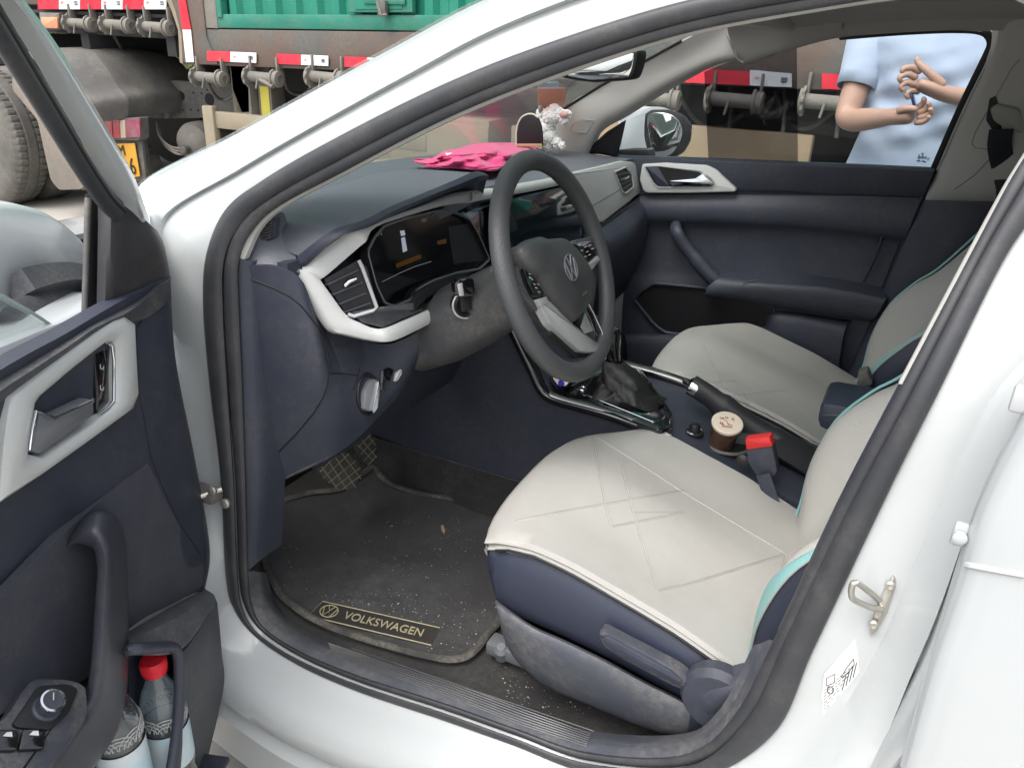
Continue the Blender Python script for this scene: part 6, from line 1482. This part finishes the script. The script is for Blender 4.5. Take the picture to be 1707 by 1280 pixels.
# mudguards: arches round each wheel
def guard(c, y0, y1, a0, a1, r, name='mudguard'):
    rows = []
    for yy, rr in ((y0, r-.05), (y0, r), (y0+.03, r+.02), ((y0+y1)/2, r+.035), (y1-.03, r+.02), (y1, r), (y1, r-.05)):
        rows.append([V(c.x+math.cos(a)*rr*1.12, yy, c.z+math.sin(a)*rr) for a in [a0+(a1-a0)*i/16 for i in range(17)]])
    return surf(name, DGR, rows, tk, 2, 1, .01, to=V(c.x+.3, 0, 3))
mg = [Y(x, y, 2.04) for x, y in ((108,86),(160,90),(188,150),(208,170),(212,196)  )]
P1 = [Y(100,80,2.16), Y(150,86,2.16), Y(175,110,2.16), Y(197,145,2.16), Y(213,165,2.16), Y(213,196,2.16)]
surf('rear_mudguard', mat('mudguard_plastic', (.085, .082, .08), .7, var=.5, vs=4, col2=(.13, .125, .115), dust=.4, ds=6), [[p+V(0, -.0, 0) for p in P1], [p+V(-.05, -.15, 0)+V(.0, 0, -.02) for p in P1], [p+V(-.10, -.30, -.05) for p in P1]], tk, 4, 3, .012, to=V(0, -1, 3))
surf('rear_mudguard', MATS['mudguard_plastic'], [P1, [p+V(.0, .35, .01) for p in P1], [p+V(0, .65, -.02) for p in P1]], tk, 4, 3, .012, to=V(0, 0, 3))
plate('mud_flap', mat('rubber_flap', (.17, .16, .14), .85, var=.5, vs=5, col2=(.20, .13, .10), dust=.5, ds=5), [Y(*p, 1.98) for p in ((20,125),(62,150),(100,245),(145,305),(135,316),(98,317),(84,300),(62,200),(20,150))], tk, .02, .03, .004)
box('light_bar', DGR, Y(195, 262, 2.26)+V(0, .05, 0), (.5, .04, .34), tk, .004)
tlp = [(168,199),(232,196),(234,230),(228,235),(176,233)]
tl = link('tail_lamp', bm2(plate_bm([Y(*p, 2.14) for p in tlp], .07, .01, .006)), DGR, tk)
for q, m in (((150,203,186,232), mat('red_lens', (.30, .02, .035), .4, coat=.3, dust=.5, ds=9)), ((187,201,199,231), MATS['red_lens']), ((199.5,201,208,231), mat('cream_lens', (.42, .33, .24), .5, dust=.5, ds=9)), ((208.5,200,232,230), mat('plum_lens', (.22, .04, .08), .4, coat=.3, dust=.5, ds=9))):
    link('lamp_lens', bm2(plate_bm([Y(*p, 2.13) for p in ((q[0], q[1]), (q[2], q[1]-.8), (q[2]+1.5, q[3]-.8), (q[0]+1.5, q[3]))], .012, .006, .003)), m, tl)
npx = [(126,243),(224,239),(233,294),(140,312)]
NPp = [Y(*p, 2.16) for p in npx]
npl = link('number_plate', bm2(plate_bm(NPp, .006, .004, .001)), mat('yellow_plate', (.60, .30, .015), .5, dust=.5, ds=12, dcol=(.30, .22, .12)), tk)
ink = mat('plate_ink', (.02, .02, .02), .6); ex = (NPp[1]-NPp[0]).normalized(); ez = (NPp[0]-NPp[3]).normalized()
text('plate_character', ink, 'M', .10, Y(202, 252, 2.155), ex, ez, npl, .002); text('plate_character', ink, '6', .155, Y(221, 279, 2.155), ex, ez, npl, .002, sx=.75)
link('plate_frame', bm2(plate_bm([Y(*p, 2.18) for p in ((120,238),(236,233),(243,300),(136,318))], .02, .006, .003)), DGR, tk)
# chassis rails with holes
cr0 = [Y(*p, 2.62) for p in ((190,124),(262,134),(275,137),(275,198),(232,196),(205,178))]
ch = link('chassis_rail', bm2(plate_bm(cr0, .02, 0, .003, V(0, -1, 0))), DGR, tk)
link('chassis_rail', bm2(plate_bm([Y(*p, 2.60) for p in ((276,134),(400,140),(400,196),(278,198))], .08, 0, .004, V(0, -1, 0))), DGR, tk)
link('chassis_gusset', bm2(plate_bm([Y(*p, 2.57) for p in ((273,140),(280,139),(281,198),(274,198))], .05, 0, .003, V(0, -1, 0))), DUST, tk)
for x, y, r in ((302,160,.030),(349,166,.040),(281,148,.022),(222,137,.008),(228,134,.008),(245,150,.008),(252,165,.006),(240,180,.006),(255,182,.007),(262,172,.006),(322,155,.006),(336,156,.006),(318,183,.006),(330,184,.006),(345,150,.006),(306,184,.006)):
    lathe('frame_hole', MBL, [(0, 0), (r, 0), (r, .003), (0, .003)], Y(x, y, 2.596), (0, -1, 0), ch, 16)
tube('air_pipe', DUST, cr([Y(213, 172, 2.45), Y(216, 160, 2.45), Y(228, 155, 2.5), Y(242, 156, 2.55), Y(252, 160, 2.55)], 20), .045, tk, seg=14)
tube('clamp', DUST, [Y(256, 150, 2.5), Y(246, 176, 2.5)], .016, tk)
# air tank, hoses, second tyre
ac = Y(322, 236, 2.5); lathe('air_tank', DUST, [(0, -.05), (.06, -.045), (.11, -.02), (.125, .02), (.125, .6), (.10, .65), (0, .66)], ac, V(-.35, .9, 0), tk, 32)
for i in range(3):
    tube('air_hose', DUST, cr([Y(262, 205, 2.5), Y(266+i*3, 228+i*5, 2.4), Y(285+i*3, 245+i*5, 2.38), Y(308, 248+i*5, 2.42)], 24), .008, tk, seg=8)
lathe('tank_valve', DGR, [(0, 0), (.03, 0), (.03, .05), (.02, .06), (0, .06)], ac+V(.0, -.06, -.05), (.2, -1, 0), tk, 12)
lathe('brake_chamber', DGR, [(0, 0), (.09, 0), (.095, .05), (.09, .12), (0, .12)], Y(250, 268, 2.5), (.3, -1, 0), tk, 24)
lathe('far_mudguard', DGR, [(.3, -.2), (.50, -.2), (.52, 0), (.50, .2), (.3, .2)], Y(215, 130, 4.3)+V(-.2, 0, -.35), (0, 1, 0), tk, 40)
lathe('far_mudguard', MBL, [(.3, -.2), (.42, -.2), (.44, 0), (.42, .2), (.3, .2)], Y(300, 130, 4.2)+V(.0, 0, -.35), (0, 1, 0), tk, 40)
box('cab', mat('cab_paint', (.25, .27, .28), .4, dust=.5), (-10.2, 3.3, 1.9), (2.1, 2.4, 2.7), tk, .12)
box('chassis_beam', DARK, (-7.5, 2.85, .78), (5.5, .08, .26), tk, .01); box('chassis_beam', DARK, (-6.6, 3.75, .78), (7.0, .08, .26), tk, .01)
# ================================================================ person standing beyond the far door
def skin(name, joints, edges, m, parent=None, sub=2, root=0):
    me = bpy.data.meshes.new(name); me.from_pydata([j[0] for j in joints], edges, []); o = bpy.data.objects.new(name, me); COL.objects.link(o)
    md = o.modifiers.new('s', 'SKIN'); md.use_smooth_shade = True
    for i, j in enumerate(joints):
        r = j[1]; me.skin_vertices[0].data[i].radius = (r if isinstance(r, tuple) else (r, r)); me.skin_vertices[0].data[i].use_root = (i == root)
    sm = o.modifiers.new('d', 'SUBSURF'); sm.levels = sub; sm.render_levels = sub
    dg = bpy.context.evaluated_depsgraph_get(); dg.update(); m2 = bpy.data.meshes.new_from_object(o.evaluated_get(dg)); bpy.data.objects.remove(o)
    return m2
PB = Y(1545, 150, 1.36); px_ = PB.x; YB = 1.37
per = thing('person', 'person in light blue t-shirt outside the far window, both hands around a dark phone', 'person', (px_, YB, 0))
print('person x', px_, Y(1428, 62, 1.32), Y(1405, 205, 1.28))
shR = Y(1450, 78, 1.36); elR = Y(1408, 203, 1.27); wrR = Y(1482, 196, 1.10)
shL = V(2*px_-shR.x+.02, 1.36, shR.z); elL = Y(1672, 172, 1.24); wrL = Y(1594, 161, 1.09)
J = [(V(px_, YB, .98), (.150, .10)), (V(px_, YB, 1.12), (.125, .088)), (V(px_, YB, 1.26), (.135, .095)), (V(px_, YB, 1.36), (.10, .08)), (V(px_, YB, 1.43), (.05, .05)),
     (V(px_, YB-.02, 1.50), (.055, .065)), (V(px_, YB-.02, 1.56), (.072, .085)), (V(px_, YB-.015, 1.63), (.065, .08)),
     (shR, .050), (shR.lerp(elR, .5), .044), (elR, .040), (elR.lerp(wrR, .35), .039), (wrR, .026),
     (shL, .050), (shL.lerp(elL, .5), .044), (elL, .038), (elL.lerp(wrL, .4), .037), (wrL, .026),
     (V(px_-.09, YB, .88), (.085, .09)), (V(px_-.10, YB, .48), .06), (V(px_-.10, YB+.01, .10), .04), (V(px_-.10, YB-.12, .04), .03),
     (V(px_+.09, YB, .88), (.085, .09)), (V(px_+.10, YB, .48), .06), (V(px_+.10, YB+.01, .10), .04), (V(px_+.10, YB-.12, .04), .03)]
Eg = [(0,1),(1,2),(2,3),(3,4),(4,5),(5,6),(6,7),(3,8),(8,9),(9,10),(10,11),(11,12),(3,13),(13,14),(14,15),(15,16),(16,17),(0,18),(18,19),(19,20),(20,21),(0,22),(22,23),(23,24),(24,25)]
SKN = mat('skin', (.40, .255, .195), .5, var=.45, vs=22, col2=(.36, .205, .15), bump=.5, bs=220)
b_ = link('body', skin('body', J, Eg, SKN), SKN, per, None, 180)
# hands: palm plus four fingers and thumb each
def hand(name, palm, fingers, lab=None):
    meshes = [skin('p', palm, [(i, i+1) for i in range(len(palm)-1)], SKN)]
    for f in fingers: meshes.append(skin('f', f, [(i, i+1) for i in range(len(f)-1)], SKN))
    bm = bmesh.new()
    for m_ in meshes: bm.from_mesh(m_)
    return link(name, bm2(bm), SKN, b_, lab, 180)
yl = 1.07
hl_ = hand('hand', [(elL.lerp(wrL, .72), .029), (wrL, (.028, .025)), (Y(1574,157,yl+.01), (.034, .024)), (Y(1554,149,yl), (.042, .022)), (Y(1536,142,yl-.005), (.040, .019)), (Y(1526,138,yl-.008), (.034, .015))], [
    [(Y(1536,122,yl-.004), .0105), (Y(1520,112,yl-.022), .0098), (Y(1504,115,yl-.036), .0088), (Y(1503,124,yl-.036), .0075)],
    [(Y(1530,131,yl-.008), .0108), (Y(1511,123,yl-.030), .0100), (Y(1498,130,yl-.040), .0090), (Y(1502,139,yl-.036), .0078)],
    [(Y(1529,143,yl-.008), .0105), (Y(1510,137,yl-.028), .0098), (Y(1500,145,yl-.036), .0088), (Y(1507,153,yl-.032), .0076)],
    [(Y(1534,154,yl-.004), .0095), (Y(1517,151,yl-.020), .0088), (Y(1509,159,yl-.028), .0080), (Y(1517,165,yl-.024), .0070)],
    [(Y(1574,146,yl-.006), .0165), (Y(1556,128,yl-.018), .0130), (Y(1540,114,yl-.020), .0108), (Y(1531,106,yl-.018), .0096), (Y(1527,96,yl-.016), .0075)]])
yr = 1.07
hr_ = hand('hand', [(elR.lerp(wrR, .74), .031), (wrR, (.027, .025)), (Y(1496,194,yr+.01), (.030, .026)), (Y(1511,194,yr), (.036, .026)), (Y(1524,194,yr-.005), (.033, .022))], [
    [(Y(1496,186,yr-.012), .0140), (Y(1510,181,yr-.030), .0115), (Y(1522,181,yr-.034), .0098), (Y(1530,184,yr-.032), .0078)],
    [(Y(1524,184,yr), .0102), (Y(1536,176,yr-.004), .0094), (Y(1542,168,yr-.012), .0084), (Y(1538,162,yr-.018), .0070)],
    [(Y(1528,190,yr-.004), .0104), (Y(1543,184,yr-.010), .0095), (Y(1550,176,yr-.018), .0085), (Y(1546,170,yr-.026), .0070)],
    [(Y(1528,198,yr-.008), .0100), (Y(1545,194,yr-.016), .0092), (Y(1553,187,yr-.024), .0082), (Y(1550,180,yr-.032), .0068)],
    [(Y(1523,205,yr-.010), .0090), (Y(1539,204,yr-.020), .0084), (Y(1548,198,yr-.028), .0074), (Y(1549,192,yr-.034), .0062)]])
# shirt
def shl(z): 
    t = [(.86, .215, .13), (.93, .195, .125), (1.02, .170, .115), (1.09, .163, .112), (1.17, .175, .118), (1.26, .190, .122), (1.33, .195, .115), (1.385, .165, .095), (1.42, .10, .075), (1.435, .075, .068)]
    return t
rows = []
for z, a, b in shl(0):
    r = []
    for k in range(64):
        th = 2*math.pi*k/64; q = (abs(math.cos(th))**2.3+abs(math.sin(th))**2.3)**(-1/2.3)
        fold = .004*math.sin(z*60+math.cos(th)*6+2*math.sin(th*2))+.003*math.sin(z*95+th*3)+.004*math.sin(th*5+z*9)
        if z > 1.38: fold *= .2
        rr = 1+fold/.15*1.2
        r.append(V(px_+a*q*math.cos(th)*rr, YB+b*q*math.sin(th)*rr, z+.004*math.sin(th*3)))
    rows.append(r)
rows = [list(c) for c in zip(*[crp([r[k] for r in rows], 6) for k in range(64)])]
for i, r in enumerate(rows):
    for k, p in enumerate(r):
        th = 2*math.pi*k/64
        if math.sin(th) < .3:
            w1 = max(0, 1-abs(p.z-1.16)/.16); s_ = math.sin((p.z-(p.x-px_)*.35)*75)*.009*w1+math.sin((p.z+(p.x-px_)*.7)*52+1)*.008*w1
            r[k] = p+V(0, s_, 0)
SHT = mat('blue_tshirt', (.335, .405, .52), .85, bump=.35, bs=14, bumptype='ripple', sheen=.2, var=.12, vs=5, col2=(.30, .365, .48))
bm = gridmesh(rows, True)
sh_ = link('tshirt', bm2(bm), SHT, b_, None, 180)
def sleeve(s, e, t1=.60):
    P = [s.lerp(e, t) for t in (-.28, -.08, .15, .38, t1)]; R2 = [.07, .074, .068, .062, .060]; d = (e-s).normalized()
    bm = tube_bm(P, R2, False, 32, None, .9, (0, 1, 0), cap=False)
    for v in bm.verts:
        v.co += V(.0, .003*math.sin(v.co.z*90+v.co.x*50), 0)
    solid(bm, .003)
    return link('sleeve', bm2(bm), SHT, sh_, None, 180)
sleeve(shR, elR, .55); sleeve(shL, elL, .55)
tube('armhole_seam', SHT, [shR+V(.055+.005*math.sin(a), .0+.078*math.cos(a), .005+.080*math.sin(a)) for a in [i*math.pi/16 for i in range(32)]], .0022, sh_, True, 6)
# small dark print near the hem
bm = bmesh.new(); ht_ = bvh(sh_)
for a, b in (((1530,262),(1545,262)), ((1528,268),(1534,268)), ((1536,256),(1540,256)), ((1537,268),(1543,270)), ((1546,266),(1549,263)), ((1532,258),(1532,265)), ((1538,258),(1538,264))):
    p, q = hit(*a, ht_, .002), hit(*b, ht_, .002)
    if p and q: tube_bm([p, q], .0014, bm=bm, seg=4)
if len(bm.verts): link('hem_print', bm2(bm), mat('shirt_ink', (.08, .10, .16), .8), sh_)
tube('trousers', mat('dark_trousers', (.03, .035, .05), .8), [V(px_, YB, .95), V(px_, YB, .84)], [.17, .165], b_, seg=24, flat=.7, up=(0, 1, 0))
for s in (-1, 1): tube('trouser_leg', MATS['dark_trousers'], [V(px_+s*.09, YB, .88), V(px_+s*.10, YB, .5), V(px_+s*.10, YB+.01, .09)], [.10, .078, .062], b_, seg=20)
hairb = bmesh.new(); v = bmesh.ops.create_uvsphere(hairb, u_segments=24, v_segments=16, radius=1)['verts']
for q in v:
    q.co = V(px_+q.co.x*.088, YB+.005+q.co.y*.10+(.02 if q.co.z < 0 else 0), 1.60+q.co.z*(.10 if q.co.z > 0 else .16)); 
    if q.co.y < YB-.055 and q.co.z < 1.64: q.co.y = YB-.03
link('hair', bm2(hairb), mat('black_hair', (.012, .010, .009), .45), b_, None, 180)
for s in (-1, 1):
    lathe('eye', mat('eye_dark', (.02, .015, .012), .2), [(0, 0), (.010, 0), (.007, .003), (0, .004)], V(px_+s*.030, YB-.10, 1.575), (0, -1, 0), b_, 12)
bm = tube_bm([V(px_, YB-.10, 1.575), V(px_, YB-.118, 1.545), V(px_, YB-.105, 1.538)], [.008, .013, .008], seg=8); link('nose', bm2(bm), SKN, b_)
tube('mouth', mat('lips', (.42, .14, .13), .4), [V(px_-.022, YB-.094, 1.508), V(px_, YB-.099, 1.510), V(px_+.022, YB-.094, 1.508)], .005, b_)
for s in (-1, 1): tube('shoe', mat('white_shoe', (.5, .5, .5), .6), [V(px_+s*.10, YB+.05, .045), V(px_+s*.10, YB-.04, .045), V(px_+s*.10, YB-.17, .035)], [.045, .05, .035], b_, seg=14)
ph = link('phone', bm2(plate_bm([Y(*p, 1.035) for p in ((1516,158),(1521,156),(1527,180),(1523,183))], .075, .002, .002)), mat('navy_phone', (.02, .035, .10), .25))
tag(ph, 'slim dark blue phone held between the hands of the person outside', 'phone')
